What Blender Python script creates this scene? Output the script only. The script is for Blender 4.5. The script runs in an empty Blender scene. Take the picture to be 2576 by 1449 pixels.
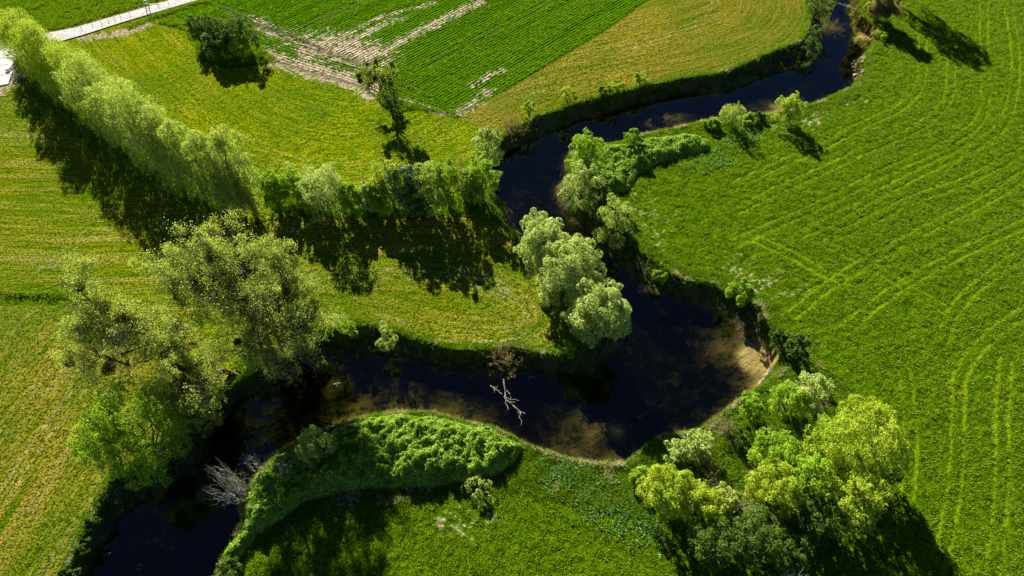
import bpy, math
import numpy as np
from math import sin, cos, tan, radians, pi

# ------------------------------------------------------------ camera, light, exposure
S = bpy.context.scene
CAMH, PITCH, FPX = 100.0, radians(54), 1700.0      # drone height, angle below the horizon, focal length for a 2576 px wide frame
cam = bpy.data.objects.new('camera', bpy.data.cameras.new('camera'))
S.collection.objects.link(cam)
cam.location = (0, 0, CAMH)
cam.rotation_euler = (radians(90) - PITCH, 0, 0)
cam.data.sensor_width = 36.0
cam.data.lens = FPX / 2576 * 36.0
cam.data.clip_start = 1.0
cam.data.clip_end = 9000
S.camera = cam

AZ, EL = radians(24), radians(30)                  # shadows run towards (sin AZ, -cos AZ)
world = bpy.data.worlds.new('World')
S.world = world
world.use_nodes = True
nt = world.node_tree
bg = nt.nodes['Background']
sky = nt.nodes.new('ShaderNodeTexSky')
sky.sky_type = 'NISHITA'
sky.sun_disc = False
sky.sun_elevation = EL
sky.sun_rotation = -AZ                             # sun stands at (-sin AZ, +cos AZ)
sky.air_density = 0.35
sky.dust_density = 0.1
sky.ozone_density = 4.0
nt.links.new(sky.outputs[0], bg.inputs[0])
bg.inputs[1].default_value = 0.05
sun = bpy.data.objects.new('sun', bpy.data.lights.new('sun', 'SUN'))
S.collection.objects.link(sun)
sun.data.energy = 5.0
sun.data.angle = radians(0.5)
sun.data.color = (1.0, 0.93, 0.78)
sun.rotation_euler = (radians(90) - EL, 0, radians(180) + AZ)
sun.location = (0, 0, 150)
# the lamp's -Z must point along (sin AZ cos EL, -cos AZ cos EL, -sin EL)
from mathutils import Vector
sun.rotation_euler = Vector((sin(AZ) * cos(EL), -cos(AZ) * cos(EL), -sin(EL))).to_track_quat('-Z', 'Y').to_euler()
S.view_settings.view_transform = 'Standard'
S.view_settings.look = 'None'
S.view_settings.exposure = 1.5
S.view_settings.gamma = 1.0
S.render.engine = 'CYCLES'
S.cycles.max_bounces = 5
S.cycles.diffuse_bounces = 2
S.cycles.transparent_max_bounces = 8
S.cycles.transmission_bounces = 4
S.cycles.volume_bounces = 0

WL = -3.0                                          # water level below the fields
cp, sp = cos(PITCH), sin(PITCH)

def G(x, y, z=0.0):
    "pixel of the 2576x1449 photograph -> world point on height z"
    u = (x - 1288) / FPX
    v = (y - 724.5) / FPX
    dx, dy, dz = u, cp - v * sp, -sp - v * cp
    t = (z - CAMH) / dz
    return np.array([dx * t, dy * t, z])

def GP(pts, z=0.0):
    return np.array([G(x, y, z)[:2] for x, y in pts])

def top_z(bx, by, ty, z=0.0):
    "height of a tree that stands at pixel bx,by and whose top shows at row ty"
    Y = G(bx, by, z)[1]
    v = (ty - 724.5) / FPX
    return CAMH - Y * (sp + v * cp) / (cp - v * sp) - z

def ppm(bx, by):
    g = G(bx, by)
    return FPX / (g[1] * cp + CAMH * sp)

# ------------------------------------------------------------ noise
def h2(ix, iy, seed):
    n = (ix.astype(np.int64) * 374761393 + iy.astype(np.int64) * 668265263 + seed * 1442695041) & 0xffffffff
    n = ((n ^ (n >> 13)) * 1274126177) & 0xffffffff
    n = n ^ (n >> 16)
    return (n & 0xffff) / 65535.0

def vn(x, y, seed=0):
    ix = np.floor(x); iy = np.floor(y)
    fx = x - ix; fy = y - iy
    fx = fx * fx * (3 - 2 * fx); fy = fy * fy * (3 - 2 * fy)
    a = h2(ix, iy, seed); b = h2(ix + 1, iy, seed); c = h2(ix, iy + 1, seed); d = h2(ix + 1, iy + 1, seed)
    return (a * (1 - fx) + b * fx) * (1 - fy) + (c * (1 - fx) + d * fx) * fy

def fbm(x, y, seed=0, o=4):
    s = 0; a = 0.5; t = 0
    for k in range(o):
        s = s + a * vn(x * 2**k + 17.3 * k, y * 2**k - 9.1 * k, seed + k); t += a; a *= 0.5
    return s / t

def ss(a, b, x):
    t = np.clip((x - a) / (b - a), 0, 1)
    return t * t * (3 - 2 * t)

# ------------------------------------------------------------ outlines traced from the photograph, laid on the ground
LT = [(2040,-80),(2037,0),(2040,33),(2037,67),(2017,103),(1950,127),(1867,163),(1817,183),(1717,197),(1625,217),(1542,240),(1459,257),(1405,280),(1352,293),(1319,310),(1265,350),(1249,383),(1235,420),(1235,467),(1228,500),(1255,545),(1285,580),(1330,615),(1400,640),(1450,680),(1500,750),(1520,800),(1500,850),(1460,883),(1409,893),(1359,888),(1289,871),(1219,880),(1142,880),(1045,853),(959,823),(859,811),(790,840),(730,880),(650,930),(540,1000),(440,1100),(350,1170),(280,1210),(255,1260),(215,1340),(165,1449),(110,1570)]
LW = [(2110,-80),(2110,0),(2088,50),(2074,93),(2064,137),(2037,170),(1964,183),(1884,213),(1834,233),(1717,240),(1625,257),(1559,277),(1509,290),(1442,310),(1392,333),(1342,357),(1285,377),(1250,400),(1239,437),(1242,483),(1255,510),(1295,580),(1350,615),(1430,660),(1490,720),(1545,800),(1549,883),(1519,916),(1459,945),(1385,943),(1342,933),(1252,941),(1159,933),(1105,933),(1072,916),(1025,903),(925,893),(859,895),(800,900),(740,935),(690,960),(600,1010),(520,1100),(480,1180),(400,1240),(310,1300),(260,1370),(220,1449),(160,1570)]
RC = [(1917,287),(1864,293),(1800,297),(1757,307),(1717,317),(1692,323),(1609,340),(1560,357),(1519,365),(1430,385)]
R0 = [(2140,-80),(2145,0),(2150,33),(2154,67),(2194,97),(2197,113),(2164,147),(2150,167),(2160,200),(2154,213),(2117,230),(2067,253),(2007,272)] + RC
R9 = [(1850,1010),(1760,1080),(1659,1095),(1625,1120),(1575,1163),(1492,1163),(1425,1153),(1325,1116),(1242,1073),(1159,1056),(1092,1036),(1025,1033),(925,1043),(859,1066),(760,1100),(700,1140),(640,1200),(600,1260),(610,1310),(560,1400),(545,1449),(500,1570)]
RW = R0 + [(1419,417),(1425,443),(1405,467),(1399,490),(1420,530),(1480,590),(1530,640),(1568,679),(1612,716),(1658,742),(1717,753),(1777,773),(1827,800),(1867,829),(1890,843),(1917,873),(1947,913),(1937,930),(1907,966)] + R9
RT = R0 + [(1440,420),(1450,450),(1440,480),(1450,520),(1510,560),(1575,580),(1600,620),(1640,655),(1717,705),(1797,713),(1817,730),(1867,756),(1914,773),(1917,803),(1940,850),(1955,890),(1965,925),(1945,950),(1907,975)] + R9
TOPP = np.vstack([GP(LT), GP(RT)[::-1]])
WATP = np.vstack([GP(LW, WL), GP(RW, WL)[::-1]])
GRAINP = np.vstack([GP(RT), GP([(420,1700),(3300,1700),(3300,-120),(2140,-120)])])
CROPP = GP([(397,60),(467,77),(493,110),(500,150),(560,170),(640,165),(700,157),(770,180),(858,205),(910,222),(950,250),(972,280),(1003,287),(1040,278),(1100,286),(1150,300),(1200,268),(1330,193),(1500,92),(1560,53),(1640,-10),(1700,-80),(560,-110),(510,8)])
WOODP = GP([(1907,975),(1940,900),(2000,880),(2130,960),(2230,1050),(2230,1150),(2180,1260),(2080,1340),(1900,1400),(1700,1370),(1620,1310),(1480,1270),(1250,1235),(1050,1260),(850,1290),(620,1400),(470,1620)] + R9[::-1])
ROADP = GP([(700,-80),(503,0),(400,32),(300,62),(207,92),(120,118),(60,140),(36,160),(33,180),(22,213),(-40,222),(-300,260),(-300,120),(0,100),(100,88),(185,71),(310,35),(433,0),(600,-60)])
BR1 = GP([(700,1150),(770,1105),(859,1075),(925,1053),(1025,1043),(1159,1066),(1242,1082),(1320,1125),(1300,1160),(1270,1185),(1200,1215),(1100,1225),(1000,1228),(850,1245),(760,1275),(650,1350),(590,1420),(560,1480),(560,1400),(620,1310),(610,1260),(650,1200)])
BR2 = GP([(1520,375),(1570,368),(1640,350),(1720,336),(1780,352),(1785,372),(1740,392),(1650,415),(1610,440),(1570,490),(1510,480),(1460,430),(1450,405)])

# coarse lookup grid
CX0, CX1, CY0, CY1, CS = -175.0, 175.0, 4.0, 205.0, 0.7
cgx = np.arange(CX0, CX1, CS); cgy = np.arange(CY0, CY1, CS)
CX, CY = np.meshgrid(cgx, cgy)

def seg_dist(P, close=False):
    d = np.full(CX.shape, 1e9); Q = list(P) + ([P[0]] if close else [])
    for a, b in zip(Q[:-1], Q[1:]):
        ab = b - a; L = max(ab @ ab, 1e-9)
        t = np.clip(((CX - a[0]) * ab[0] + (CY - a[1]) * ab[1]) / L, 0, 1)
        d = np.minimum(d, (CX - a[0] - t * ab[0])**2 + (CY - a[1] - t * ab[1])**2)
    return np.sqrt(d)

def inside(P):
    c = np.zeros(CX.shape, bool); n = len(P)
    for i in range(n):
        a, b = P[i], P[(i + 1) % n]
        if a[1] == b[1]: continue
        m = ((a[1] > CY) != (b[1] > CY))
        c ^= m & (CX < (b[0] - a[0]) * (CY - a[1]) / (b[1] - a[1]) + a[0])
    return c

def sd(P):                                          # positive inside
    return np.where(inside(P), 1, -1) * seg_dist(P, True)

def spl(pts, z=0.0, n=8):                           # smooth a guide line
    P = GP(pts, z); P = np.vstack([2 * P[0] - P[1], P, 2 * P[-1] - P[-2]]); o = []
    for i in range(1, len(P) - 2):
        for t in np.linspace(0, 1, n, endpoint=False):
            p0, p1, p2, p3 = P[i-1:i+3]
            o.append(0.5 * ((2*p1) + (-p0+p2)*t + (2*p0-5*p1+4*p2-p3)*t*t + (-p0+3*p1-3*p2+p3)*t**3))
    o.append(P[-2]); return np.array(o)

def look(A, x, y):
    fx = np.clip((x - CX0) / CS, 0, len(cgx) - 1.001); fy = np.clip((y - CY0) / CS, 0, len(cgy) - 1.001)
    ix = fx.astype(int); iy = fy.astype(int); fx = fx - ix; fy = fy - iy
    return (A[iy, ix] * (1-fx) + A[iy, ix+1] * fx) * (1-fy) + (A[iy+1, ix] * (1-fx) + A[iy+1, ix+1] * fx) * fy

sTOP, sWAT, sGR, sCR, sWO, sRO = map(sd, (TOPP, WATP, GRAINP, CROPP, WOODP, ROADP))
sB1, sB2 = sd(BR1), sd(BR2)
# lines followed by the mower, the drill and the tractor
gMEAD = spl([(250,40),(330,140),(450,260),(560,350),(700,405),(850,430),(1000,405),(1130,340),(1300,250),(1500,150),(1700,60),(1900,-40)])
gUP   = spl([(1180,330),(1300,275),(1500,220),(1700,175),(1850,135),(1945,95),(1985,50),(1990,0),(1970,-60)])
gPEN  = spl([(700,690),(850,690),(1000,680),(1200,690),(1320,730),(1375,790),(1320,835),(1200,850),(1080,835),(950,800),(820,770),(700,760)])
gL1   = spl([(-300,640),(0,650),(200,655),(500,640)])
gL2   = spl([(-250,1650),(0,1300),(110,1130),(230,960),(330,830)])
gRT   = spl([(2394,-100),(2394,127),(2390,200),(2380,253),(2344,300),(2284,340),(2184,385),(2100,425),(1900,505),(1700,600),(1600,650)])
def side(g, d):                                     # signed side of an open line
    dx = np.gradient(g[:, 0]); dy = np.gradient(g[:, 1]); s = np.zeros(CX.shape); best = np.full(CX.shape, 1e9)
    for (px, py), tx, ty in zip(g[::3], dx[::3], dy[::3]):
        q = (CX - px)**2 + (CY - py)**2; m = q < best; best[m] = q[m]
        s[m] = np.sign((tx * (CY - py) - ty * (CX - px))[m])
    return s * d
dM, dU, dP, dL1, dL2, dR = map(seg_dist, (gMEAD, gUP, gPEN, gL1, gL2, gRT))
dM = side(gMEAD, dM); dL2 = side(gL2, dL2); dR = side(gRT, dR); dU = side(gUP, dU)
e0, e1 = GP([(1152,297),(1625,7)]); er = (e1 - e0) / np.linalg.norm(e1 - e0)      # drill rows of the upper field
dROW = (CX - e0[0]) * -er[1] + (CY - e0[1]) * er[0]
f0, f1 = GP([(660,140),(1100,290)]); fr = (f1 - f0) / np.linalg.norm(f1 - f0)     # its headland
dHD = (CX - f0[0]) * -fr[1] + (CY - f0[1]) * fr[0]
headc = seg_dist(spl([(480,20),(600,50),(720,90),(850,140),(960,185),(1060,235),(1160,285)]))
UPZ = sd(GP([(1160,300),(1330,193),(1500,92),(1640,-10),(1700,-120),(2100,-120),(2060,120),(1900,170),(1600,240),(1320,330),(1240,330)]))
PENZ = sd(GP([(640,560),(1200,500),(1560,560),(1560,930),(1100,900),(800,850),(640,820)]))
LLZ = sd(GP([(-400,762),(0,758),(230,765),(400,780),(560,870),(500,1700),(-700,1700)]))
LUZ = sd(GP([(-400,200),(60,200),(330,470),(640,560),(640,830),(400,780),(230,765),(0,758),(-400,762)]))
U = dM.copy(); w = np.where
U = w(UPZ > 0, dU * 1.0, U); U = w(PENZ > 0, dP, U); U = w(LUZ > 0, dL1, U); U = w(LLZ > 0, dL2, U)
U = w(sGR > 0, dR, U)
HEAD = inside(GP([(400,40),(600,45),(720,88),(850,140),(960,185),(1060,235),(1170,290),(1100,330),(900,260),(600,200),(380,80)])).astype(float)
U = w(sCR > 0, w(HEAD > 0.5, dHD, dROW), U)

# tramlines: pairs of wheel marks, on a finer lookup grid
FS = 0.2
fgx = np.arange(CX0, CX1, FS); fgy = np.arange(CY0, CY1, FS)
class Fine:
    def __init__(s): s.A = np.full((len(fgy), len(fgx)), 9.0, np.float32)
    def add(s, P, md=1.6):
        for a, b in zip(P[:-1], P[1:]):
            i0 = max(int((min(a[0], b[0]) - md - CX0) / FS), 0); i1 = min(int((max(a[0], b[0]) + md - CX0) / FS) + 1, len(fgx))
            j0 = max(int((min(a[1], b[1]) - md - CY0) / FS), 0); j1 = min(int((max(a[1], b[1]) + md - CY0) / FS) + 1, len(fgy))
            if i1 <= i0 or j1 <= j0: continue
            X, Y = np.meshgrid(fgx[i0:i1], fgy[j0:j1]); ab = b - a; Lq = max(ab @ ab, 1e-9)
            t = np.clip(((X - a[0]) * ab[0] + (Y - a[1]) * ab[1]) / Lq, 0, 1)
            d = np.hypot(X - a[0] - t * ab[0], Y - a[1] - t * ab[1]); s.A[j0:j1, i0:i1] = np.minimum(s.A[j0:j1, i0:i1], d)
    def at(s, x, y):
        fx = np.clip((x - CX0) / FS, 0, len(fgx) - 1.001); fy = np.clip((y - CY0) / FS, 0, len(fgy) - 1.001)
        ix = fx.astype(int); iy = fy.astype(int); fx = fx - ix; fy = fy - iy; A = s.A
        return (A[iy, ix] * (1-fx) + A[iy, ix+1] * fx) * (1-fy) + (A[iy+1, ix] * (1-fx) + A[iy+1, ix+1] * fx) * fy
def pair(F, pts, half=0.95):
    g = spl(pts); T = np.gradient(g, axis=0); T /= np.linalg.norm(T, axis=1)[:, None]; nrm = np.stack([-T[:, 1], T[:, 0]], 1)
    F.add(g + nrm * half); F.add(g - nrm * half)
TR = Fine()
for pts in ([(2474,-60),(2474,57),(2475,133),(2477,233),(2464,300),(2417,340),(2350,377),(2267,413),(2150,470),(2050,520),(1960,560),(1850,610)],
            [(2320,90),(2317,187),(2304,227),(2267,267),(2217,293),(2150,323),(2067,367),(1960,412),(1840,470)],
            [(2394,100),(2390,200),(2380,253),(2344,293),(2284,333),(2184,373),(2100,413),(1960,475),(1850,530)],
            [(2534,20),(2547,83),(2554,167),(2544,250),(2517,317),(2450,367),(2350,417),(2217,483),(2100,545),(2010,590)],
            [(2700,330),(2576,380),(2440,450),(2300,500),(2110,590)], [(2700,370),(2576,440),(2500,490),(2344,570),(2190,650),(2080,720),(1990,790)],
            [(2800,440),(2600,550),(2450,620),(2290,703),(2200,765),(2120,830)], [(2800,520),(2600,620),(2480,700),(2400,780),(2370,860)],
            [(2850,640),(2650,740),(2520,820),(2440,900),(2400,980)],
            [(1900,600),(1990,640),(2080,690),(2140,704),(2175,695),(2215,655),(2260,610)], [(2067,606),(2184,663),(2284,723),(2400,790)],
            [(2275,930),(2287,1060),(2290,1150),(2280,1250)], [(2410,960),(2407,1100),(2402,1200),(2393,1270),(2370,1380),(2340,1480)], [(2530,900),(2517,1040),(2520,1150),(2512,1320),(2490,1500)],
            [(2215,1320),(2165,1370)]):
    pair(TR, pts)
for pts, hw in (([(560,20),(690,78),(780,118),(880,150),(960,190),(1080,245)], 0.9), ([(1050,172),(1200,97),(1392,0),(1500,-60)], 0.9), ([(480,-10),(620,40)], .9),
            ([(700,90),(900,10),(1000,-40)], 0.9)):
    pair(TR, pts, hw)
TM = Fine()                         # pale wheel marks in the mown grass
for pts in ([(-200,1570),(0,1262),(110,1100),(230,945),(300,860)], [(100,690),(170,630),(230,585),(300,600)], [(700,690),(1000,690),(1180,705),(1290,745)],
            [(940,800),(1060,835),(1170,845),(1290,840),(1340,800)], [(700,400),(860,425),(1000,410)], [(390,420),(420,480),(400,560),(330,600)],
            [(1100,640),(1200,690),(1300,740),(1340,790)], [(1560,125),(1750,60),(1800,20),(1780,-40)], [(60,1000),(200,930)]):
    pair(TM, pts)
SOIL = np.zeros(CX.shape)
for pts, wd, k in (([(640,55),(760,112),(870,140),(960,182)], 2.6, .75), ([(655,135),(780,176),(900,211),(945,232)], 2.4, 1.0), ([(800,120),(850,122),(930,140)], 5.5, .95),
               ([(859,92),(960,43),(1090,8)], 1.0, .8), ([(930,160),(1000,112),(1092,60),(1205,7)], 1.5, .95), ([(859,118),(930,80),(1010,42)], 1.3, .85),
               ([(1000,250),(1060,268),(1110,285)], .9, .9), ([(1150,285),(1195,262),(1230,232)], 1.6, .8), ([(1190,215),(1260,178)], 1.2, .8),
               ([(215,96),(280,88),(345,74),(370,62)], 1.3, .95), ([(345,-20),(342,30)], 1.6, .8), ([(0,232),(35,200)], 2.0, .8), ([(320,-20),(325,10)], 1.2, .7), ([(40,-40),(80,38)], .9, .7),
               ([(1110,1320),(1230,1300)], 1.6, .5), ([(700,150),(820,165)], 1.5, .5)):
    SOIL = np.maximum(SOIL, k * .86 * ss(2.7, 0.0, seg_dist(spl(pts)) / wd))
patch = ss(0.48, 0.66, fbm(CX / 9, CY / 9, 5, 3))
near_edge = ss(22, 2, sGR)
SOIL = np.maximum(SOIL, w(sGR > 0, 0.42 * near_edge * patch * ss(60, 20, np.abs(CX - 50)), 0))
SAND = np.zeros(CX.shape)                           # shallows and sand bars
for x, y, r, k in ((1905,905,5.5,1.35),(1880,865,4.5,.9),(1840,880,5.0,.75),(1915,940,5.0,1.0),(1550,1085,3.2,1.0),(1490,1090,5,.72),(1440,1110,4,.7),(1565,1120,5,.6),(1275,545,3.4,1.0),(1250,515,2.5,.9),(1300,585,2,.8),
                   (1690,290,5,.75),(1640,300,4,.7),(1960,268,4,1.0),(2005,255,4,.75),(1920,282,4,.8),(1010,1020,5,.6),(900,1030,5,.55),(1150,1040,5,.6),(850,960,4,.45),(2180,95,2.5,1.2),(1620,725,1.5,1.2)):
    g = G(x, y, WL)
    SAND = np.maximum(SAND, k * np.exp(-((CX - g[0])**2 + (CY - g[1])**2) / (r * r)))
LUSH = ss(1.6, 0.3, seg_dist(spl([(-300,752),(0,755),(100,757),(235,766)]))) * 1.0
DITCH = LUSH.copy()
LUSH = np.maximum(LUSH, ss(0, 1, sd(GP([(397,60),(467,77),(493,110),(500,155),(640,165),(700,157),(730,168),(660,120),(640,60),(470,55),(430,48)]))))
LUSH = np.maximum(LUSH, ss(0, 1, sd(GP([(972,280),(1003,287),(1040,278),(1100,286),(1150,300),(1165,290),(1090,270),(1010,250),(950,225),(940,240)]))))
LUSH = np.maximum(LUSH, ss(0, 1, sd(GP([(-300,100),(0,98),(185,68),(300,33),(400,4),(520,-60),(-300,-200)]))))
LUSH = np.maximum(LUSH, ss(1.3, .5, seg_dist(spl([(520,2),(400,40),(330,68)]))))
LUSH = np.maximum(LUSH, ss(3.5, 1.5, seg_dist(spl([(560,520),(480,480),(380,440),(280,370),(180,300),(100,210)]))) * .7)
LUSH = np.maximum(LUSH, ss(3.0, 1.5, seg_dist(spl([(690,505),(850,530),(1000,525),(1150,515),(1240,500)]))))

def ground_z(x, y, fine=True):
    top = look(sTOP, x, y); wat = look(sWAT, x, y); road = look(sRO, x, y); cr = look(sCR, x, y); gr = look(sGR, x, y); lush = look(LUSH, x, y)
    dw = np.maximum(-wat, 0); dt = np.maximum(top, 0)
    t = dt / (dt + dw + 1e-6)
    t = np.clip(t + 0.16 * (fbm(x / 1.6, y / 1.6, 31, 3) - .5) * ss(0, .15, t) * ss(1, .85, t) * 2, 0, 1)
    z = w(top > 0, WL * (0.35 * t + 0.65 * t**.5), 0.0)
    sand = look(SAND, x, y)
    dep = np.minimum(1.5, 0.35 + 0.55 * np.maximum(wat, 0)) * np.clip(1.06 - sand * (.7 + .6 * fbm(x / 2.2, y / 2.2, 9, 3)), .03, 1) + 0.25 * (fbm(x / 2.5, y / 2.5, 8, 3) - .5)
    z = w(wat > 0, WL - dep * ss(0, .8, wat) - 0.05, z)
    flat = ss(0.3, -1.5, road) * ss(.6, -1.0, top)
    z = z + flat * (0.5 * (fbm(x / 30, y / 30, 3, 2) - .5))
    if fine:
        u = look(U, x, y); fl = ss(0.2, -.6, road)
        rough = np.clip(ss(-.3, .3, w(top > 0, 1, 0)) * 0.9 + 0.7 * lush, 0, 1)
        n1 = fbm(x / 0.9, y / 0.9, 11, 3) - .5
        amp = w(cr > 0, .22, w(gr > 0, .26, .12))
        z = z + fl * (w(wat > 0.3, 0.05, 1) * amp * n1 + rough * .35 * (fbm(x / .7, y / .7, 12, 3) - .3) * w(wat > .0, 0, 1))
        tr = TR.at(x, y)
        z = z - 0.12 * ss(.4, .1, tr) * w((cr > 0) | (gr > 0), 1, 0)
        z = z - 0.7 * look(DITCH, x, y) * w(top > 0, 0, 1)
    return z

# ------------------------------------------------------------ mesh helpers
def mesh_obj(name, V, F, mats, parent=None, attrs=None, smooth=False, fmat=None):
    V = np.asarray(V, dtype=np.float32); F = np.asarray(F, dtype=np.int32)
    k = F.shape[1]; me = bpy.data.meshes.new(name)
    me.vertices.add(len(V)); me.vertices.foreach_set('co', V.ravel())
    me.loops.add(F.size); me.loops.foreach_set('vertex_index', F.ravel())
    me.polygons.add(len(F)); me.polygons.foreach_set('loop_start', np.arange(0, F.size, k, dtype=np.int32))
    me.polygons.foreach_set('loop_total', np.full(len(F), k, dtype=np.int32))
    if fmat is not None: me.polygons.foreach_set('material_index', np.asarray(fmat, dtype=np.int32))
    for a, val in (attrs or {}).items():
        at = me.attributes.new(a, 'FLOAT', 'POINT'); at.data.foreach_set('value', np.asarray(val, dtype=np.float32))
    me.update(calc_edges=True)
    me.polygons.foreach_set('use_smooth', np.full(len(F), smooth, dtype=bool))
    for m in (mats if isinstance(mats, (list, tuple)) else [mats]): me.materials.append(m)
    o = bpy.data.objects.new(name, me); S.collection.objects.link(o)
    if parent: o.parent = parent
    return o

def tag(o, label=None, cat=None, group=None, kind=None):
    if label: o['label'] = label
    if cat: o['category'] = cat
    if group: o['group'] = group
    if kind: o['kind'] = kind
    return o

def empty(name, loc, label, cat, group=None):
    o = bpy.data.objects.new(name, None); S.collection.objects.link(o); o.location = loc
    o.empty_display_size = .3
    return tag(o, label, cat, group)

def nodes(m):
    m.use_nodes = True; t = m.node_tree; t.nodes.clear(); return t

class NT:
    def __init__(s, name):
        s.m = bpy.data.materials.new(name); s.t = nodes(s.m)
    def n(s, typ, **kw):
        nd = s.t.nodes.new(typ)
        for k, v in kw.items(): setattr(nd, k, v)
        return nd
    def l(s, a, b): s.t.links.new(a, b)
    def val(s, inp, v):
        if hasattr(v, 'node') or isinstance(v, bpy.types.NodeSocket): s.l(v, inp)
        else: inp.default_value = v
    def attr(s, a):
        return s.n('ShaderNodeAttribute', attribute_name=a).outputs['Fac']
    def math(s, op, a, b=0.0, c=None, clamp=False):
        nd = s.n('ShaderNodeMath', operation=op, use_clamp=clamp); s.val(nd.inputs[0], a); s.val(nd.inputs[1], b)
        if c is not None: s.val(nd.inputs[2], c)
        return nd.outputs[0]
    def noise(s, vec, scale, detail=3, rough=.55, out='Fac', dist=0):
        nd = s.n('ShaderNodeTexNoise'); s.val(nd.inputs['Scale'], scale); nd.inputs['Detail'].default_value = detail
        nd.inputs['Roughness'].default_value = rough; nd.inputs['Distortion'].default_value = dist
        if vec is not None: s.l(vec, nd.inputs['Vector'])
        return nd.outputs[out]
    def ramp(s, x, a, b):
        nd = s.n('ShaderNodeMapRange', interpolation_type='SMOOTHSTEP'); s.val(nd.inputs[0], x)
        nd.inputs[1].default_value = a; nd.inputs[2].default_value = b; return nd.outputs[0]
    def mix(s, f, a, b):
        nd = s.n('ShaderNodeMix', data_type='RGBA'); s.val(nd.inputs[0], f)
        s.val(nd.inputs[6], a if not isinstance(a, tuple) else (*a, 1)); s.val(nd.inputs[7], b if not isinstance(b, tuple) else (*b, 1))
        return nd.outputs[2]

def simple_mat(name, col, col2=None, rough=.8, scale=3.0, metal=0.0, bump=0.0):
    N = NT(name); tc = N.n('ShaderNodeNewGeometry').outputs['Position']
    f = N.noise(tc, scale, 4)
    c = N.mix(N.ramp(f, .35, .65), col, col2 or tuple(v * .6 for v in col))
    p = N.n('ShaderNodeBsdfPrincipled'); N.l(c, p.inputs['Base Color']); p.inputs['Roughness'].default_value = rough; p.inputs['Metallic'].default_value = metal
    if bump:
        b = N.n('ShaderNodeBump'); b.inputs['Strength'].default_value = 1; b.inputs['Distance'].default_value = bump; N.l(f, b.inputs['Height']); N.l(b.outputs[0], p.inputs['Normal'])
    o = N.n('ShaderNodeOutputMaterial'); N.l(p.outputs[0], o.inputs[0]); return N.m

def leaf_mat(name, a, b, trans=.45, c=None, rough=.6):
    "leaves: two tones by leaf, light passes through"
    N = NT(name); r = N.attr('rnd'); pos = N.n('ShaderNodeNewGeometry').outputs['Position']
    f = N.math('ADD', N.math('MULTIPLY', r, .55), N.math('ADD', N.math('MULTIPLY', N.noise(pos, .6, 2), .5), N.math('MULTIPLY', N.noise(pos, .13, 2), .35)))
    col = N.mix(N.ramp(f, .25, 1.1), a, b)
    if c: col = N.mix(N.ramp(r, .9, .93), col, c)
    p = N.n('ShaderNodeBsdfPrincipled'); N.l(col, p.inputs['Base Color']); p.inputs['Roughness'].default_value = rough
    p.inputs['Specular IOR Level'].default_value = .25
    t = N.n('ShaderNodeBsdfTranslucent'); tcol = N.n('ShaderNodeMix', data_type='RGBA', blend_type='MULTIPLY'); tcol.inputs[0].default_value = 1
    N.l(col, tcol.inputs[6]); tcol.inputs[7].default_value = (1.5, 1.5, .7, 1); N.l(tcol.outputs[2], t.inputs[0])
    mx = N.n('ShaderNodeMixShader'); mx.inputs[0].default_value = trans; N.l(p.outputs[0], mx.inputs[1]); N.l(t.outputs[0], mx.inputs[2])
    o = N.n('ShaderNodeOutputMaterial'); N.l(mx.outputs[0], o.inputs[0]); return N.m

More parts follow.
